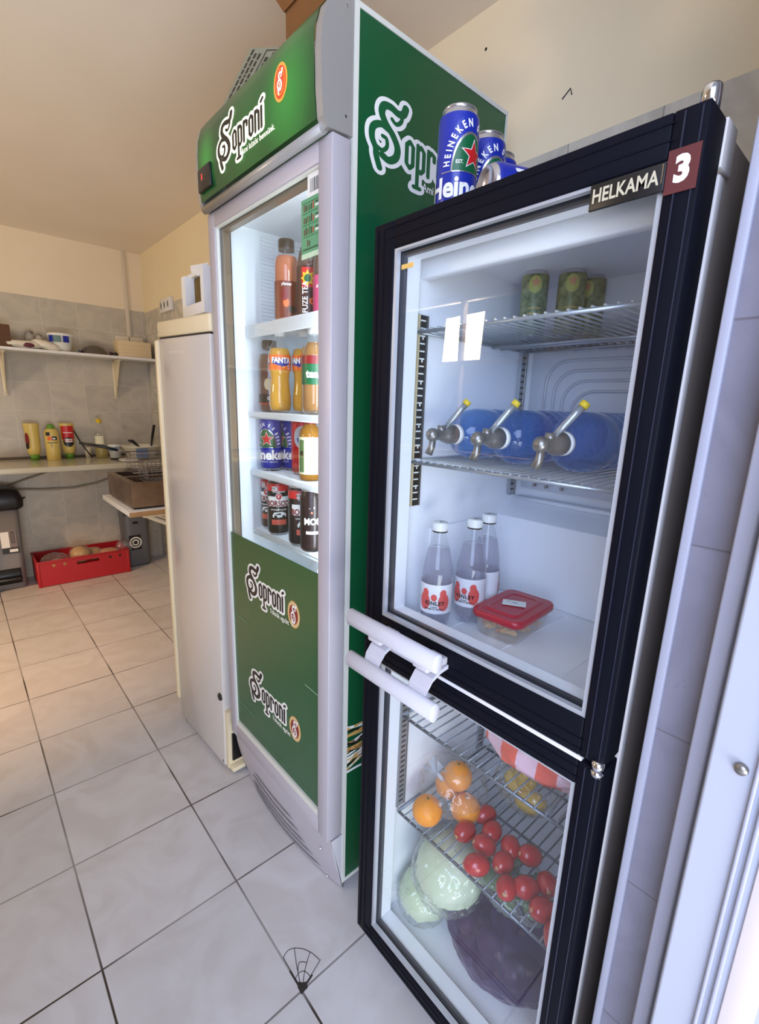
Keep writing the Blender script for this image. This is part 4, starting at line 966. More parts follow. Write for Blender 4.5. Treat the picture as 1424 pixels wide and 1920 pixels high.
TM = [(.300, -.197, 'tomato with its stem scar showing, next to the bagged oranges'), (.372, -.198, 'tomato furthest back in the group of tomatoes'), (.345, -.236, 'tomato right of the one furthest back'), (.305, -.245, 'tomato in the middle of the group, behind the bright front one'), (.256, -.262, 'brightest tomato at the front edge of the shelf'), (.302, -.295, 'tomato second from the front in the middle of the group'), (.345, -.284, 'tomato tucked between its neighbours in the right of the main group'), (.360, -.322, 'tomato at the far right of the main group'), (.262, -.330, 'tomato at the front right of the main group'), (.330, -.378, 'upper tomato of the column beside the right door bar'), (.278, -.398, 'second tomato of the column beside the right door bar'), (.292, -.355, 'small part-hidden tomato between the main group and the right column'), (.252, -.438, 'lowest tomato of the column, cut by the right door bar')]
for i, (x, y, lab) in enumerate(TM):
    if tf[0]: t0.location = (x, y, SZ+.024); t0['label'] = lab; t0['group'] = 'loose tomatoes on the lower wire shelf'; tf[0] = False; o = t0
    else: o = dup(t0, (x, y, SZ+.024), 0, lab, 'loose tomatoes on the lower wire shelf')
    o.rotation_euler = (rng.uniform(.9, 1.7), rng.uniform(-.3, .3), -PI/2+rng.uniform(-.7, .7)) if i else (1.45, 0, -PI/2-.1)
# greens in film behind / under the tomatoes
def tagb(b, name, loc, lab, cat): return tag(b.build(name, loc=loc), lab, cat)
gm = noisy(P('leaf_green', s(92, 128, 70), .6), s(150, 170, 110), 14, .7)
b = B()
for k in range(26):
    x, y, z = rng.uniform(.31, .40), rng.uniform(-.36, -.24), .285+rng.uniform(0, .05); a = rng.uniform(0, PI)
    b.ball((x, y, z), .018, gm, sx=1.3, sy=.8, sz=.3, nse=.3, fr=2, seed=k, sub=2, rot=Matrix.Rotation(a, 3, 'Z') @ Matrix.Rotation(rng.uniform(-.8, .8), 3, 'X'))
sb = root('salad_bag', (.36, -.30, .255), 'crinkled clear bag of dark green leaves beneath the tomatoes', 'bag'); b.build('leaves', sb, kind='stuff')
b = B(); b.ball((.355, -.30, .305), .07, 'film', sx=.9, sy=1.2, sz=.62, nse=.16, fr=4, seed=9, sub=5, ridge=True); b.build('film', sb)
def cabbage(c, r, lab, film, sd, nm='cabbage'):
    cab_ = root(nm, (c[0], c[1], c[2]-r*.9), lab, 'cabbage')
    cm = noisy(P('cabbage_leaf', s(222, 228, 200), .5), s(184, 208, 150), 9, .8, bump=.3)
    b = B(); b.ball(c, r*.92, cm, sz=1.0, nse=.05, fr=2, seed=sd, sub=5)
    for k in range(9):                                 # wrapping leaves with a raised rib each
        a = k*2.4; R_ = Matrix.Rotation(a, 3, 'Z') @ Matrix.Rotation(.6+.25*(k % 3), 3, 'X'); vs = []; n = 9
        for i in range(n):
            for j in range(n):
                u, v = (i/(n-1)-.5)*1.7, (j/(n-1)-.5)*1.6
                p = Vector((math.sin(u)*math.cos(v), math.sin(v), math.cos(u)*math.cos(v)))*(r*(.96+.01*k) + .004*noise.noise(Vector((u*4, v*4, k+sd))))
                vs.append(Vector(c)+R_ @ p)
        b._faces(vs, [[i*n+j, (i+1)*n+j, (i+1)*n+j+1, i*n+j+1] for i in range(n-1) for j in range(n-1)], cm, smooth=True)
    b.build('head', cab_)
    b = B(); b.ball(c, r*1.10, 'film', sz=1.08, nse=.10, fr=3.4, seed=sd+2, sub=5, ridge=True)
    b.build('film', cab_); return cab_
cabbage((.300, -.163, .264), .076, 'pale green cabbage in a shiny plastic bag, below the oranges', 'film', 1)
cabbage((.286, -.102, .150), .058, 'pale yellowish cabbage bag low in the left corner of the lower compartment', 'film', 5)
# purple net of onions
net = root('onion_net', (.33, -.30, .083), 'dark purple net bag full of red onions on the fridge floor', 'bag')
on_m = noisy(P('onion_skin', s(92, 58, 84), .4), s(120, 84, 110), 12, .6)
b = B(); b.ball((.335, -.290, .160), .094, clear('purple_net', (.55, .46, .62), 1.3, .3, s(100, 80, 120), .24), sx=1.02, sy=1.42, sz=.82, nse=.06, fr=3, seed=5, sub=5); b.build('net', net)
ONS = [(.300, -.225, .185, 'red onion at the upper left of the purple net, nearest the cabbages'), (.350, -.225, .140, 'red onion deep at the back left of the purple net'), (.295, -.290, .190, 'red onion at the top middle of the purple net'), (.355, -.295, .195, 'red onion at the top back of the purple net'), (.300, -.350, .165, 'red onion at the right of the purple net, beside the door bar'), (.290, -.285, .128, 'red onion low at the front middle of the purple net'), (.300, -.232, .124, 'red onion lowest on the left in the purple net'), (.345, -.355, .130, 'red onion low at the back right of the purple net')]
on0 = None
for i, (x, y, z, lab) in enumerate(ONS):
    if on0 is None:
        on0 = root('red_onion', (x, y, z), '', 'onion'); b = B(); b.ball((0, 0, 0), .030, on_m, sz=.92, nse=.02, fr=2); o = b.build('bulb', None); o.parent = on0
        b = B(); b.lathe([(.009, .024), (.005, .032), (.002, .040), (0, .041)], P('onion_neck', s(150, 116, 96), .7), 10); o = b.build('neck', None); o.parent = on0; o = on0
    else: o = dup(on0, (x, y, z), i*1.1)
    o.rotation_euler = (rng.uniform(0, 2), rng.uniform(0, 2), 0); o['label'] = lab; o['group'] = 'red onions in the purple net'
# striped bag and peppers on the middle shelf
st = bpy.data.materials.new('striped_film')
st = P('striped_bag', s(224, 188, 196), .35, coat=.2); nt = st.node_tree; N = nt.nodes.new; tc = N('ShaderNodeTexCoord'); sp = N('ShaderNodeSeparateXYZ'); nt.links.new(tc.outputs['Object'], sp.inputs[0])
mth = N('ShaderNodeMath'); mth.operation = 'MULTIPLY_ADD'; nt.links.new(sp.outputs[1], mth.inputs[0]); mth.inputs[1].default_value = 13.5; mth.inputs[2].default_value = .2
f_ = N('ShaderNodeMath'); f_.operation = 'FRACT'; nt.links.new(mth.outputs[0], f_.inputs[0]); g_ = N('ShaderNodeMath'); g_.operation = 'GREATER_THAN'; nt.links.new(f_.outputs[0], g_.inputs[0]); g_.inputs[1].default_value = .5
mx_ = N('ShaderNodeMix'); mx_.data_type = 'RGBA'; nt.links.new(g_.outputs[0], mx_.inputs[0]); mx_.inputs[6].default_value = (*s(224, 186, 200), 1); mx_.inputs[7].default_value = (*s(226, 104, 88), 1); nt.links.new(mx_.outputs[2], nt.nodes['Principled BSDF'].inputs['Base Color'])
b = B(); b.ball((.330, -.330, .690), .07, st, sx=1.05, sy=1.72, sz=.78, nse=.10, fr=2.4, seed=4, sub=5); tagb(b, 'striped_bag', (.335, -.345, .6385), 'pink and red striped plastic bag on the upper wire shelf of the lower compartment', 'bag')
pe = root('pepper_bag', (.48, -.235, SZ), 'clear bag of yellow peppers behind the oranges', 'bag'); ym = P('yellow_pepper', s(222, 180, 60), .3, coat=.3)
b = B(); b.ball((.480, -.235, SZ+.07), .070, 'film', sx=.85, sy=1.05, sz=.9, nse=.14, fr=3.4, seed=13, sub=5, ridge=True); b.build('film', pe)
for i, (x, y, z) in enumerate(((.465, -.255, .045), (.49, -.205, .045), (.475, -.235, .095))):
    b = B(); b.ball((x, y, SZ+z), .030, ym, sx=.9, sy=.9, sz=1.3, nse=.10, fr=1.8, seed=i+20, rot=Matrix.Rotation(1.2+i, 3, 'X')); b.build('pepper', pe)

# ================================================================== WHITE FRIDGE (seen from its side)
wf = root('upright_fridge', (.43, .98, 0), 'tall white refrigerator with a cream top edge, side-on behind the green cooler', 'fridge')
b = B(); b.box(.157, .66, .748, 1.130, .02, 1.505, 'white_gloss', .004); b.box(.155, .66, .743, 1.135, 1.510, 1.560, 'cream', .006); b.box(.160, .655, .750, 1.128, 1.503, 1.512, 'rubber')
b.build('cabinet', wf)
b = B(); b.box(.155, .66, 1.142, 1.176, .085, 1.505, 'cream', .010); dd = b.build('door', wf)
b = B(); b.box(.163, .65, 1.130, 1.142, .09, 1.50, 'rubber'); b.build('gasket', dd)
b = B(); b.box(.162, .64, .728, .748, .02, .25, 'cream'); b.box(.175, .62, .720, .748, .05, .16, 'blackp'); b.box(.165, .64, .700, .748, .018, .034, 'cream', .002); b.lathe([(0, -.006), (.012, -.006), (.014, 0)], 'blackp', 14, (.1570, .765, .30), 'X'); b.tube([(.156, .760, .035), (.158, .760, .035)], .004, 'blackp', 8); b.build('compressor_bay', wf)
b = B(); put_text(b, '* * * * * *', .022, on_front(.1565, .985, 1.455), P('faded_print', s(240, 238, 230), .5), .0003, space=1.2); b.build('side_print', wf)
for x, y in ((.18, .78), (.18, 1.11), (.62, .78), (.62, 1.11)): b = B(); b.lathe([(0, 0), (.014, 0), (.014, .022)], 'blackp', 12, (x, y, 0)); b.build('foot', wf)
wf.rotation_euler = (math.radians(1.6), 0, math.radians(3.0)); wf.location = (.415, 1.005, .0)
# white open box on it
wb = root('white_open_box', (.25, .93, 1.575), 'white open-fronted box on top of the white upright fridge', 'box')
b = B(); y0, y1, z0, z1, x0, x1 = .862, 1.045, 1.578, 1.715, .205, .38
b.box(x0, x1, y0, y0+.022, z0, z1, 'white'); b.box(x0, x1, y1-.030, y1, z0, z1-.01, 'white'); b.box(x0, x1, y0, y1, z0, z0+.035, 'white', .003); b.box(x0+.02, x1, y0, y1, z1-.012, z1, 'white'); b.build('frame', wb)
b = B(); b.box(x0+.03, x1-.004, y0+.022, y1-.030, z0+.035, z1-.012, P('olive_foam', s(104, 84, 30), .9), .006); b.build('insert', wb)
b = B(); b._faces([(x0-.001, y0+.03, z1-.03), (x0-.001, y0+.085, z1-.012), (x0+.004, y0+.10, z1+.012), (x0+.02, y0-.002, z1+.006)], [[0, 1, 2, 3]], 'white'); q = b.build('torn_flap', wb); q.modifiers.new('s', 'SOLIDIFY').thickness = .002

# ================================================================== KITCHEN CORNER
# socket strip on the right wall
so = root('socket_strip', (.798, 2.93, 1.93), 'white three-way wall socket strip above the white fridge', 'socket')
b = B(); b.box(.775, .800, 2.83, 3.05, 1.90, 1.985, 'white', .004); b.build('housing', so)
for k in range(3):
    b = B(); y = 3.01-.068*k; b.lathe([(.022, -.002), (.026, -.002), (.026, 0)], 'white', 20, (.775, y, 1.943), 'X'); b.lathe([(0, -.0012), (.013, -.0012)], 'k', 16, (.775, y, 1.943), 'X', sy=1.6, sx=.7); b.build('socket', so)
# wall switch box where the conduit ends
jb = root('switch_box', (.665, F, 1.62), 'white double switch box on the wall at the foot of the conduit', 'switch')
b = B(); b.box(.575, .765, F-.045, F, 1.66, 1.765, P('offwhite', s(222, 212, 190), .5), .006); b.box(.664, .668, F-.047, F-.044, 1.70, 1.762, 'k'); b.build('housing', jb)
# shelf
SY0 = 3.24; SZ0 = 1.603
sh = root('wall_shelf', (.0, F, SZ0), 'long white shelf on cream triangular brackets along the far tiled wall', 'shelf')
b = B(); b.box(-1.6, .797, SY0, F-.002, SZ0-.018, SZ0, 'white', .002); b.build('board', sh)
for x in (-.125, .548):
    b = B(); t = .010
    b.box(x-t, x+t, F-.012, F-.002, 1.30, SZ0-.018, 'cream', .002); b.box(x-t, x+t, SY0+.05, F-.012, SZ0-.030, SZ0-.019, 'cream', .002)
    b._faces([(x-.002, F-.012, 1.32), (x-.002, SY0+.05, SZ0-.028), (x-.002, F-.012, SZ0-.028), (x+.002, F-.012, 1.32), (x+.002, SY0+.05, SZ0-.028), (x+.002, F-.012, SZ0-.028)], [[0, 1, 2], [5, 4, 3], [0, 3, 4, 1], [1, 4, 5, 2], [2, 5, 3, 0]], 'cream')
    b.tube([(x, F-.014, 1.315), (x, F-.011, 1.315)], .004, 'steel_d', 8); b.build('bracket', sh)
SY = 3.34
b = B(); b.box(-.34, -.075, 3.27, 3.44, SZ0+.0005, SZ0+.135, noisy(P('brown_box', s(104, 72, 50), .8), s(90, 60, 40), 8), .003); tagb(b, 'brown_box', (-.2, 3.35, SZ0), 'dark brown box at the left end of the wall shelf', 'box')
for i, (x, lab) in enumerate(((.045, 'crumpled white carton on the shelf, right of the brown box'), (.090, 'smaller crumpled white carton beside its twin on the shelf'))):
    b = B(); hgt = .120-.018*i; b.ball((x-.012+.01*i, 3.40, SZ0+hgt/2), .5, noisy(P('crumpled_carton', s(196, 190, 180), .6), s(120, 116, 112), 16, .7), sx=.056, sy=.07, sz=hgt*1.02, nse=.12, fr=2, seed=i+3, sub=4); b.tube([(x, 3.395, SZ0+hgt-.012), (x+.004, 3.39, SZ0+hgt+.004)], .012, 'steel_d', 10); tagb(b, 'crumpled_carton', (x, 3.40, SZ0), lab, 'carton')
b = B(); b.ball((-.01, 3.29, SZ0+.026), .5, noisy(P('white_bag', s(226, 220, 204), .5), s(190, 182, 160), 10, .6), sx=.22, sy=.07, sz=.046, nse=.16, fr=3, seed=7, sub=4); b.ball((.115, 3.30, SZ0+.030), .5, P('white_bag2', s(230, 222, 206), .5), sx=.17, sy=.08, sz=.055, nse=.16, fr=3, seed=8, sub=4, rot=Matrix.Rotation(.25, 3, 'Y')); b.ball((.01, 3.262, SZ0+.022), .5, P('bag_print', s(96, 30, 50), .5), sx=.07, sy=.02, sz=.028); tagb(b, 'plastic_pouch', (.05, 3.29, SZ0), 'flat white pouches with a maroon print lying along the shelf edge', 'pouch')
b = B(); cup_w = P('tub_white', s(226, 226, 214), .4); b.lathe([(0, .0), (.050, .0), (.056, .018), (.074, .10, 'white'), (.078, .103), (.078, .115), (.072, .118), (0, .112)], cup_w, 30, (.205, 3.345, SZ0+.0005))
fcu = on_cyl(.072, SZ0+.078, -PI/2-.35, (.205, 3.345)); 
for (u, m, w_) in ((-.045, 'blue', .018), (-.008, P('print_teal', s(90, 120, 120), .5), .024), (.045, 'blue', .018)): quad(b, u-w_, u+w_, -.018, .026, fcu, m, .004, 4)
tagb(b, 'plastic_tub', (.205, 3.345, SZ0), 'white tub with dark blue print standing on the wall shelf', 'tub')
b = B(); gl = P('grey_lid', s(98, 92, 84), .35, metal=.4); b.lathe([(.088, .0), (.080, .022), (.060, .045), (.030, .060), (0, .064)], gl, 30, (.400, 3.335, SZ0+.001)); b.lathe([(0, .0), (.088, 0)], gl, 30, (.400, 3.335, SZ0+.001)); b.tube([(.315, 3.31, SZ0+.012), (.30, 3.29, SZ0+.010), (.295, 3.265, SZ0+.010)], .009, 'blackp', 10); tagb(b, 'pan_lid', (.385, 3.335, SZ0), 'dome-shaped dark grey pan lid lying on the wall shelf', 'lid')
for i, x in enumerate((.500, .528)):
    b = B(); b.ball((x, 3.30, SZ0+.015), .0135, P('dark_knob', s(46, 26, 30), .4), sub=3); tag(b.build('dark_ball', loc=(x, 3.30, SZ0)), ['small dark ball on the shelf beside the grey lid', 'small dark ball on the shelf nearest the wooden box'][i], 'ball')
b = B(); b.box(.545, .765, 3.27, 3.41, SZ0+.001, SZ0+.112, noisy(P('pale_box', s(222, 200, 160), .7), s(214, 190, 150), 6), .002)
for k in range(3): b.box(.5445, .7655, 3.2692, 3.2700, SZ0+.027*(k+1), SZ0+.0282+.027*k, P('box_seam', s(196, 172, 132), .8))
tagb(b, 'pale_wooden_box', (.65, 3.34, SZ0), 'pale box at the right end of the wall shelf, below the switch box', 'box')
# worktop
CZ = .868
wt = root('worktop', (-.2, 3.2, 0), 'white laminated worktop along the far wall with a dark back gap', 'worktop')
b = B(); b.box(-1.9, .797, 2.945, F-.004, CZ-.034, CZ, noisy(P('worktop', s(206, 200, 180), .16, coat=.3), s(196, 190, 168), 3), .006); b.build('board', wt)
b = B(); b.box(-1.9, .797, F-.020, F-.003, CZ+.0005, CZ+.016, P('upstand', s(96, 88, 78), .5), .003); b.build('upstand', wt)
for x in (-1.5, -.62):
    b = B(); b.box(x-.02, x+.02, 3.0, 3.04, 0, CZ-.035, 'silver', .002); b.build('leg', wt)
b = B(); b.tube([(-.60, 3.464, .56), (-.3, 3.464, .655), (.0, 3.464, .755), (.1, 3.464, .79), (.2, 3.464, .825)], .006, P('cable_grey', s(140, 132, 116), .6), 8); tagb(b, 'cable', (-.2, 3.42, .7), 'grey cable rising to the left underside of the worktop', 'cable')
b = B(); b.tube([(-.60, 3.476, .70), (-.3, 3.476, .675), (.0, 3.476, .645), (.2, 3.476, .64), (.36, 3.476, .665), (.52, 3.476, .72), (.66, 3.476, .79), (.72, 3.476, .826)], .007, P('cable_beige', s(150, 142, 122), .6), 8); tagb(b, 'cable', (.2, 3.46, .6), 'grey cable drooping in a long arc below the worktop', 'cable')
# sauce bottles
def sauce(x, y, inv, lab, kind):
    r = root('sauce_bottle', (x, y, CZ+.0008), lab, 'bottle', 'squeeze sauce bottles on the worktop'); my = P('sauce_yellow', s(216, 190, 104), .35)
    gcap = P('cap_green', s(96, 150, 40), .4)
    b = B()
    if inv:
        b.lathe([(.022, .030), (.036, .050), (.040, .075), (.042, .20)], my, 26, (x, y, CZ), sy=.75)
        n = 26; b.lathe([(.042, .20), (.046, .245), (.046, .252), (0, .252)], my, 26, (x, y, CZ), sy=.72)
    else: b.lathe([(.042, .001), (.043, .01), (.043, .185), (.038, .205), (.022, .218), (.018, .222)], my, 26, (x, y, CZ), sy=.8)
    b.build('body', r)
    b = B()
    if inv: b.lathe([(0, .001), (.026, .001), (.027, .036), (.020, .040)], gcap, 20, (x, y, CZ))
    else: b.lathe([(.022, .218), (.024, .222), (.022, .240), (.012, .248), (0, .249)], gcap, 20, (x, y, CZ))
    b.build('cap', r)
    b = B(); fn = on_front
    f = lambda u, v, w: Vector((x+u, y-.0345-w+abs(u)*abs(u)*11, CZ+.11+v))
    f = lambda u, v, w: Vector((x+(.0437+w)*math.sin(u/.043), y-(.0437+w)*.82*math.cos(u/.043), CZ+.11+v))
    if kind == 'mustard': quad(b, -.040, -.014, .06, .085, f, 'k', .001, 4); quad(b, -.008, .026, .03, .055, f, 'k', .001, 4); quad(b, .000, .016, .035, .046, f, 'w', .002, 2); quad(b, -.036, .030, .010, .014, f, 'k', .001, 6); quad(b, -.01, -.007, -.02, .01, f, 'k', .001); quad(b, -.030, -.004, .028, .055, f, 'orange', .0012, 4)
    if kind == 'red': quad(b, -.042, .042, .03, .125, f, 'red', .001, 10); disc(b, (0, .012), .034, .034, f, 'k', .0016, 20); quad(b, -.022, .024, .01, .034, f, 'w', .0022, 5); put_text(b, 'GLOBUS', .018, f, 'red', .003, bold=.03, dv=.022, slice_=.006, cond=.8); quad(b, -.030, .030, .075, .080, f, 'w', .0016, 6)
    if kind == 'plain': disc(b, (-.040, .03), .016, .05, f, 'darkred', .001, 16); disc(b, (-.042, -.01), .014, .022, f, 'k', .0014, 14)
    b.build('label', r); return r
sauce(-.022, 3.39, True, 'yellow squeeze bottle standing on its green cap, leftmost on the worktop', 'plain')
sauce(.085, 3.36, False, 'yellow mustard squeeze bottle standing upright with its green cap on top', 'mustard')
sauce(.185, 3.40, True, 'squeeze bottle with a red label standing on its green cap', 'red')
b = B(); b.tube([(.222, 3.42, CZ+.22), (.262, 3.38, CZ+.11), (.315, 3.33, CZ+.007)], [.004, .0055, .004], 'blackp', 8); tagb(b, 'black_utensil', (.3, 3.35, CZ), 'thin black utensil leaning against the red-labelled sauce bottle', 'utensil')
b = B(); b.lathe([(0, .001), (.018, .001), (.024, .075), (.021, .075), (.016, .006), (0, .006)], P('cup_cream', s(214, 204, 176), .5), 20, (.310, 3.43, CZ)); tagb(b, 'small_cup', (.31, 3.43, CZ), 'small cream cup against the tiles between the sauces and the oil bottle', 'cup')
ob = root('oil_bottle', (.385, 3.36, CZ), 'clear plastic oil bottle with a yellow cap, nearly empty, on the worktop', 'bottle')
b = B(); b.lathe([(0, .001), (.038, .001), (.042, .02), (.042, .06), (.036, .085), (.042, .11), (.042, .16), (.030, .21), (.016, .245), (.014, .262)], 'pet', 24, (.385, 3.36, CZ)); b.build('shell', ob)
b = B(); b.lathe([(0, .003), (.036, .003), (.040, .02), (.040, .06), (.035, .085), (.0, .085)], liquid('oil', s(214, 190, 90), (.9, .85, .5), .35), 24, (.385, 3.36, CZ)); b.build('oil', ob)
b = B(); b.lathe([(.016, .258), (.018, .262), (.018, .285), (0, .287)], P('cap_yellow', s(222, 186, 30), .4), 18, (.385, 3.36, CZ)); b.build('cap', ob)
b = B(); fl2 = on_cyl(.0425, CZ+.135, -PI/2-.4, (.385, 3.36)); quad(b, -.030, .030, -.03, .03, fl2, P('oil_label', s(226, 222, 190), .5), .0005, 8); b.build('label', ob)
tb = root('dessert_tub', (.462, 3.33, CZ), 'small white plastic tub with a blue print beside the oil bottle', 'tub')
b = B(); b.lathe([(0, .001), (.036, .001), (.044, .085), (.048, .086), (.048, .098), (0, .099)], 'white', 24, (.470, 3.33, CZ)); fq = on_cyl(.0425, CZ+.05, -PI/2-.5, (.470, 3.33)); quad(b, -.028, .024, .005, .03, fq, P('teal_print', s(30, 120, 160), .5), .003, 6); b.build('tub', tb)
b = B(); b.tube([(.410, 3.20, CZ+.007), (.450, 3.15, CZ+.008)], [.006, .009], 'blackp', 10); tagb(b, 'knife_handle', (.43, 3.18, CZ), 'short black knife handle lying on the worktop', 'knife')
bs_ = root('white_basin', (.60, 3.20, CZ), 'wide white plastic basin holding kitchen utensils on the worktop', 'basin')
b = B(); b.lathe([(0, .002), (.075, .002), (.092, .012), (.118, .085), (.128, .09), (.128, .098), (.116, .098), (.108, .086), (.084, .016), (0, .010)], P('basin', s(222, 218, 200), .4), 36, (.620, 3.22, CZ)); b.build('bowl', bs_)
b = B(); b.tube([(.60, 3.16, CZ+.09), (.565, 3.12, CZ+.115), (.535, 3.09, CZ+.140), (.505, 3.09, CZ+.145)], [.004, .010, .012, .006], 'blackp', 10); tagb(b, 'black_ladle', (.56, 3.12, CZ+.1), 'black ladle handle lying over the rim of the white basin', 'ladle')
b = B(); b.tube([(.690, 3.24, CZ+.02), (.715, 3.26, CZ+.12), (.735, 3.30, CZ+.16), (.765, 3.34, CZ+.24)], [.003, .008, .010, .010], 'blackp', 10); tagb(b, 'spatula', (.73, 3.28, CZ+.02), 'black-handled spatula standing up out of the white basin', 'spatula')
b = B(); b.box(.555, .635, 3.085, 3.10, CZ+.012, CZ+.082, P('blue_cloth', s(96, 120, 160), .9), .004, rot=Matrix.Rotation(-.15, 3, 'Z')); tagb(b, 'blue_packet', (.59, 3.09, CZ), 'folded blue-grey cloth in front of the white basin', 'cloth')
b = B(); b.lathe([(0, .001), (.05, .001), (.078, .014), (.076, .016), (.05, .006), (0, .006)], 'white', 28, (.500, 3.05, CZ)); tagb(b, 'saucer', (.5, 3.05, CZ), 'white saucer beside the fryer basket handle', 'plate')
# small shelf with the deep fryer
fs_ = root('wooden_shelf', (.46, 2.1, .72), 'pale wooden bracket shelf under the deep fryer on the right wall', 'shelf')
b = B(); b.box(.165, .797, 1.80, 2.36, .738, .764, 'white', .003); b.box(.163, .797, 1.796, 1.803, .739, .763, 'wood', .002); b.build('board', fs_)
for y in (1.87, 2.28):
    b = B(); b.box(.24, .790, y-.012, y+.012, .716, .736, 'cream', .002); b.box(.770, .794, y-.012, y+.012, .40, .736, 'cream', .002); b.tube([(.26, y, .722), (.78, y, .44)], .011, 'cream', 8); b.build('bracket', fs_)
fy = root('deep_fryer', (.45, 2.1, .765), 'stainless steel double deep fryer with wire baskets on the wooden shelf', 'fryer')
b = B(); x0, x1, y0, y1, z0, z1 = .192, .68, 1.850, 2.31, .775, .900; t = .004
b.box(x0, x1, y0, y0+t, z0, z1, 'steel'); b.box(x0, x1, y1-t, y1, z0, z1, 'steel'); b.box(x0, x0+t, y0, y1, z0, z1, 'steel'); b.box(x1-t, x1, y0, y1, z0, z1, 'steel'); b.box(x0, x1, y0, y1, z0, z0+t, 'steel'); b.box(x0, x1, 2.06, 2.10, z0, z1, 'steel')
b.box(x0-.002, x0+.03, y0-.002, y1, z1-.004, z1, 'steel'); b.box(x0-.002, x1, y0-.002, y0+.022, z1-.004, z1, 'steel'); b.box(x0, x1, y1-.022, y1, z1-.004, z1, 'steel')
b.box(x0+.01, x1-.01, y0+.01, y1-.01, .765, .775, 'blackp'); b.build('housing', fy)
b = B(); b.box(.215, .67, 1.872, 2.05, .86, .862, P('old_oil', s(60, 36, 14), .15)); b.box(.215, .67, 2.11, 2.295, .86, .862, P('old_oil2', s(60, 36, 14), .15)); b.build('oil', fy)
for k, (y, zo) in enumerate(((1.965, .04), (2.20, .06))):
    b = B(); w_ = .075; xa, xb = .285, .60; za, zb = .850+zo, .955+zo; me_ = 'steel_d'
    for z in (za, zb): b.tube([(xa, y-w_, z), (xb, y-w_, z), (xb, y+w_, z), (xa, y+w_, z)], .0028, me_, 6, closed=True)
    n = 14
    for i in range(n+1):
        x = xa+(xb-xa)*i/n
        b.tube([(x, y-w_, zb), (x, y-w_, za), (x, y+w_, za), (x, y+w_, zb)], .0011, me_, 4)
    for i in range(7):
        yy = y-w_+2*w_*i/6; b.tube([(xa, yy, zb), (xa, yy, za), (xb, yy, za), (xb, yy, zb)], .0011, me_, 4)
    for i in range(5):
        z = za+(zb-za)*i/5; b.tube([(xa, y-w_, z), (xb, y-w_, z), (xb, y+w_, z), (xa, y+w_, z)], .0011, me_, 4, closed=True)
    bk_ = b.build('basket', fy)
    b = B(); b.tube([(xa, y, zb), (xa-.04, y+.01, zb+.012), (xa-.07, y+.02, zb+.02)], .003, me_, 6); b.tube([(xa-.05, y+.015, zb+.014), (xa-.12, y+.04, zb+.035), (xa-.22, y+.07, zb+.055)], [.006, .009, .007], 'blackp', 8)
    if k == 1: b.build('basket_handle', bk_)
    else: b.bm.free()
# grey tall bin / case in the corner
gb = root('grey_canister', (.56, 3.35, 0), 'tall dark grey rounded canister with black script standing in the corner', 'canister')
gm_ = noisy(P('canister_grey', s(98, 100, 104), .4), s(90, 92, 96), 5, .4)
b = B(); loft(b, [(.086, .078, .035, .001), (.090, .082, .040, .02), (.096, .088, .042, .60), (.090, .082, .04, .62)], gm_, (.560, 3.36, 0)); b.build('body', gb)
b = B(); f = lambda u, v, w: Vector((.560+u, 3.2755-w, v)); put_text(b, 'Cavito', .060, f, 'k', .002, slant=.5, du=-.02, dv=.44, bold=.0); quad(b, -.065, .02, .14, .26, f, 'k', .0025); quad(b, -.03, .01, .35, .37, f, 'k', .0025)
for k in range(4): disc(b, (-.02, .2), .045-.010*k, .045-.010*k, f, 'w' if k % 2 == 0 else 'k', .003+.0006*k, 24)
b.build('print', gb)
# pedal bin
pb = root('pedal_bin', (-.30, 3.34, 0), 'grey pedal bin with a glossy black domed lid at the left picture edge', 'bin'); pg = noisy(P('bin_grey', s(122, 120, 120), .42), s(112, 110, 110), 6, .4)
c0 = (-.305, 3.350, 0)
b = B(); loft(b, [(.125, .085, .03, .002), (.130, .088, .035, .02), (.142, .098, .04, .585)], pg, c0); b.build('body', pb)
b = B(); loft(b, [(.158, .106, .04, .560), (.172, .112, .045, .575), (.174, .113, .045, .625), (.150, .104, .05, .685), (.10, .08, .05, .700)], 'blackp', c0); b.tube([(-.155, 3.28, .615), (-.118, 3.28, .632)], [.012, .004], 'blackp', 8); b.build('lid', pb)
b = B(); loft(b, [(.105, .010, .008, .045), (.105, .010, .008, .15)], 'blackp', (-.305, 3.262, 0)); b.box(-.39, -.20, 3.212, 3.262, .075, .092, 'blackp', .004); b.tube([(-.39, 3.211, .09), (-.21, 3.211, .09)], .003, 'steel_d', 6); b.build('pedal', pb)
b = B(); f = lambda u, v, w: Vector((-.305+u, 3.2545-w, v)); quad(b, .02, .105, .28, .42, f, P('bin_label', s(130, 116, 112), .5), .001); quad(b, .02, .065, .30, .41, f, 'w', .0016); quad(b, .02, .112, .26, .30, f, 'k', .0022); quad(b, .06, .105, .268, .288, f, 'w', .003); quad(b, .075, .095, .33, .41, f, 'k', .0022); quad(b, .078, .092, .335, .405, f, P('bin_label2', s(110, 96, 92), .5), .003)
b.build('label', pb)
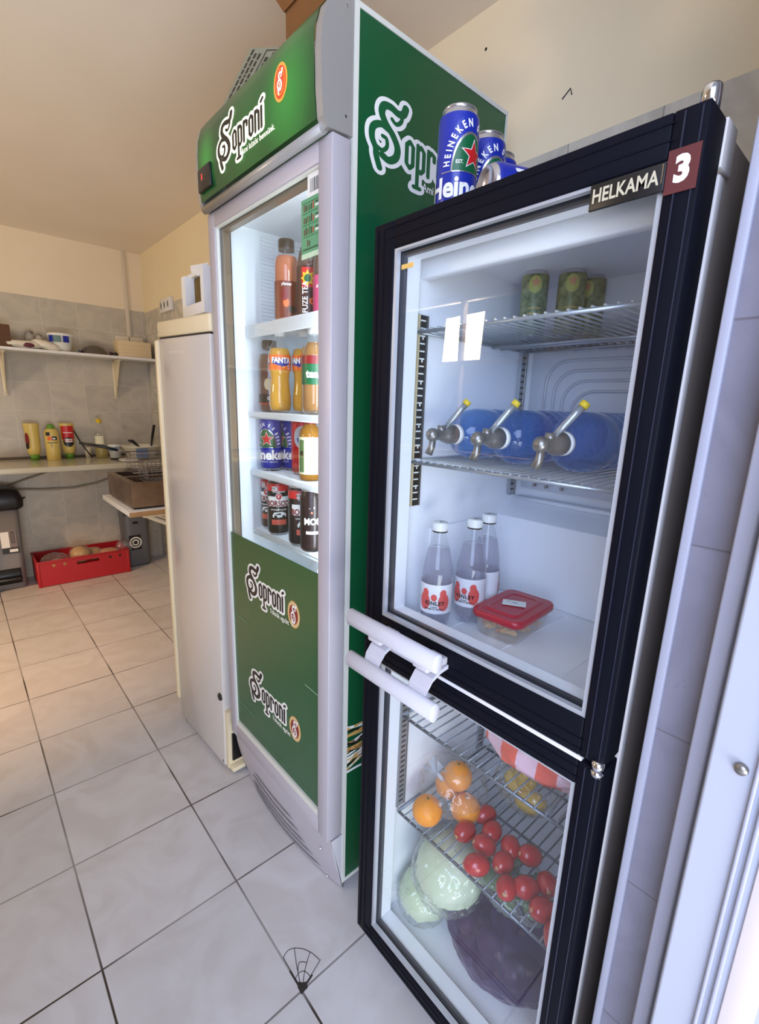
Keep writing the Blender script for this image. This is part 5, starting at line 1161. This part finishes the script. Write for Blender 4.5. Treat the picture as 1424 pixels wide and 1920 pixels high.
# red crate
rc_ = P('crate_red', s(176, 26, 34), .42); cr0 = root('bread_crate', (.17, 3.30, 0), 'red plastic crate holding bagged bread under the worktop', 'crate')
b = B(); x0, x1, y0, y1 = -.118, .458, 3.075, 3.385; hz = .185; y0 = 3.140
y0, y1 = 3.180, 3.470; x1 = .462
t = .008
b.box(x0, x1, y0, y1, .004, .014, rc_); b.box(x0, x0+t, y0, y1, .004, hz, rc_); b.box(x1-t, x1, y0, y1, .004, hz, rc_); b.box(x0, x1, y1-t, y1, .004, hz, rc_)
hx0, hx1, hz0, hz1 = .12, .26, .128, .152
b.box(x0, hx0, y0, y0+t, .004, hz, rc_); b.box(hx1, x1, y0, y0+t, .004, hz, rc_); b.box(hx0, hx1, y0, y0+t, .004, hz0, rc_); b.box(hx0, hx1, y0, y0+t, hz1, hz, rc_)
b.box(x0-.004, x1+.004, y0-.004, y0+t, hz-.010, hz, rc_, .002); b.box(x0-.004, x1+.004, y1-t, y1+.003, hz-.010, hz, rc_, .002); b.box(x0-.004, x0+t, y0, y1, hz-.010, hz, rc_, .002); b.box(x1-t, x1+.004, y0, y1, hz-.010, hz, rc_, .002)
b.box(x0-.003, x0+.015, y0-.003, y0+.012, .0, hz, rc_, .003); b.box(x1-.015, x1+.003, y0-.003, y0+.012, .0, hz, rc_, .003); b.build('crate_body', cr0)
b = B()
for x in (-.02, .045): b = B(); star(b, (x, .148), .013, lambda u, v, w: Vector((u, y0-w, v)), MT['wood'], .001, 6, .7); b.build('mark', cr0)
for x in (.335, .40): b = B(); b.box(x-.008, x+.008, y0-.001, y0, .138, .154, 'k'); b.build('hole', cr0)
bm_ = noisy(P('bread_crust', s(190, 146, 84), .7), s(222, 184, 122), 10, .6)
def bread(name, c, sx, sy, sz, rot, lab, cut=True, col=None):
    r = root(name, (c[0], c[1], c[2]-sz*.5), lab, 'bread')
    b = B(); b.ball(c, .5, col or bm_, sx=sx, sy=sy, sz=sz, nse=.06, fr=2, seed=int(c[0]*100), sub=4, rot=Matrix.Rotation(rot, 3, 'Z')); b.build('loaf', r)
    b = B(); b.ball(c, .5, 'film', sx=sx*1.12, sy=sy*1.12, sz=sz*1.12, nse=.10, fr=4, seed=3, sub=4, rot=Matrix.Rotation(rot, 3, 'Z'), ridge=True); b.build('film', r); return r
bread('bread_loaf', (.160, 3.27, .175), .13, .13, .12, .2, 'round bagged bread loaf standing highest in the red crate')
bread('bread_loaf', (.250, 3.31, .150), .13, .12, .09, .1, 'flatter bagged bread behind the tallest loaf in the crate')
bread('bread_rolls', (.345, 3.28, .158), .15, .07, .055, -.2, 'long bagged rolls at the right end of the red crate', col=noisy(P('roll_crust', s(196, 128, 74), .6), s(222, 180, 130), 20, .5))
b = B(); b.ball((.455, 3.255, .190), .5, 'film', sx=.12, sy=.08, sz=.09, nse=.2, fr=4, seed=21, sub=4, ridge=True); tagb(b, 'empty_plastic_bag', (.455, 3.25, .15), 'crumpled end of a clear bag sticking out over the crate corner', 'bag')
b = B(); b.ball((.005, 3.30, .125), .5, 'film', sx=.19, sy=.20, sz=.15, nse=.16, fr=3.0, seed=31, sub=5, ridge=True); b.ball((.02, 3.31, .09), .5, P('purple_bread', s(150, 122, 128), .7), sx=.16, sy=.16, sz=.13, nse=.1, seed=2); tagb(b, 'bread_bag', (.01, 3.3, .05), 'crumpled milky plastic bag in the left end of the red crate', 'bag')
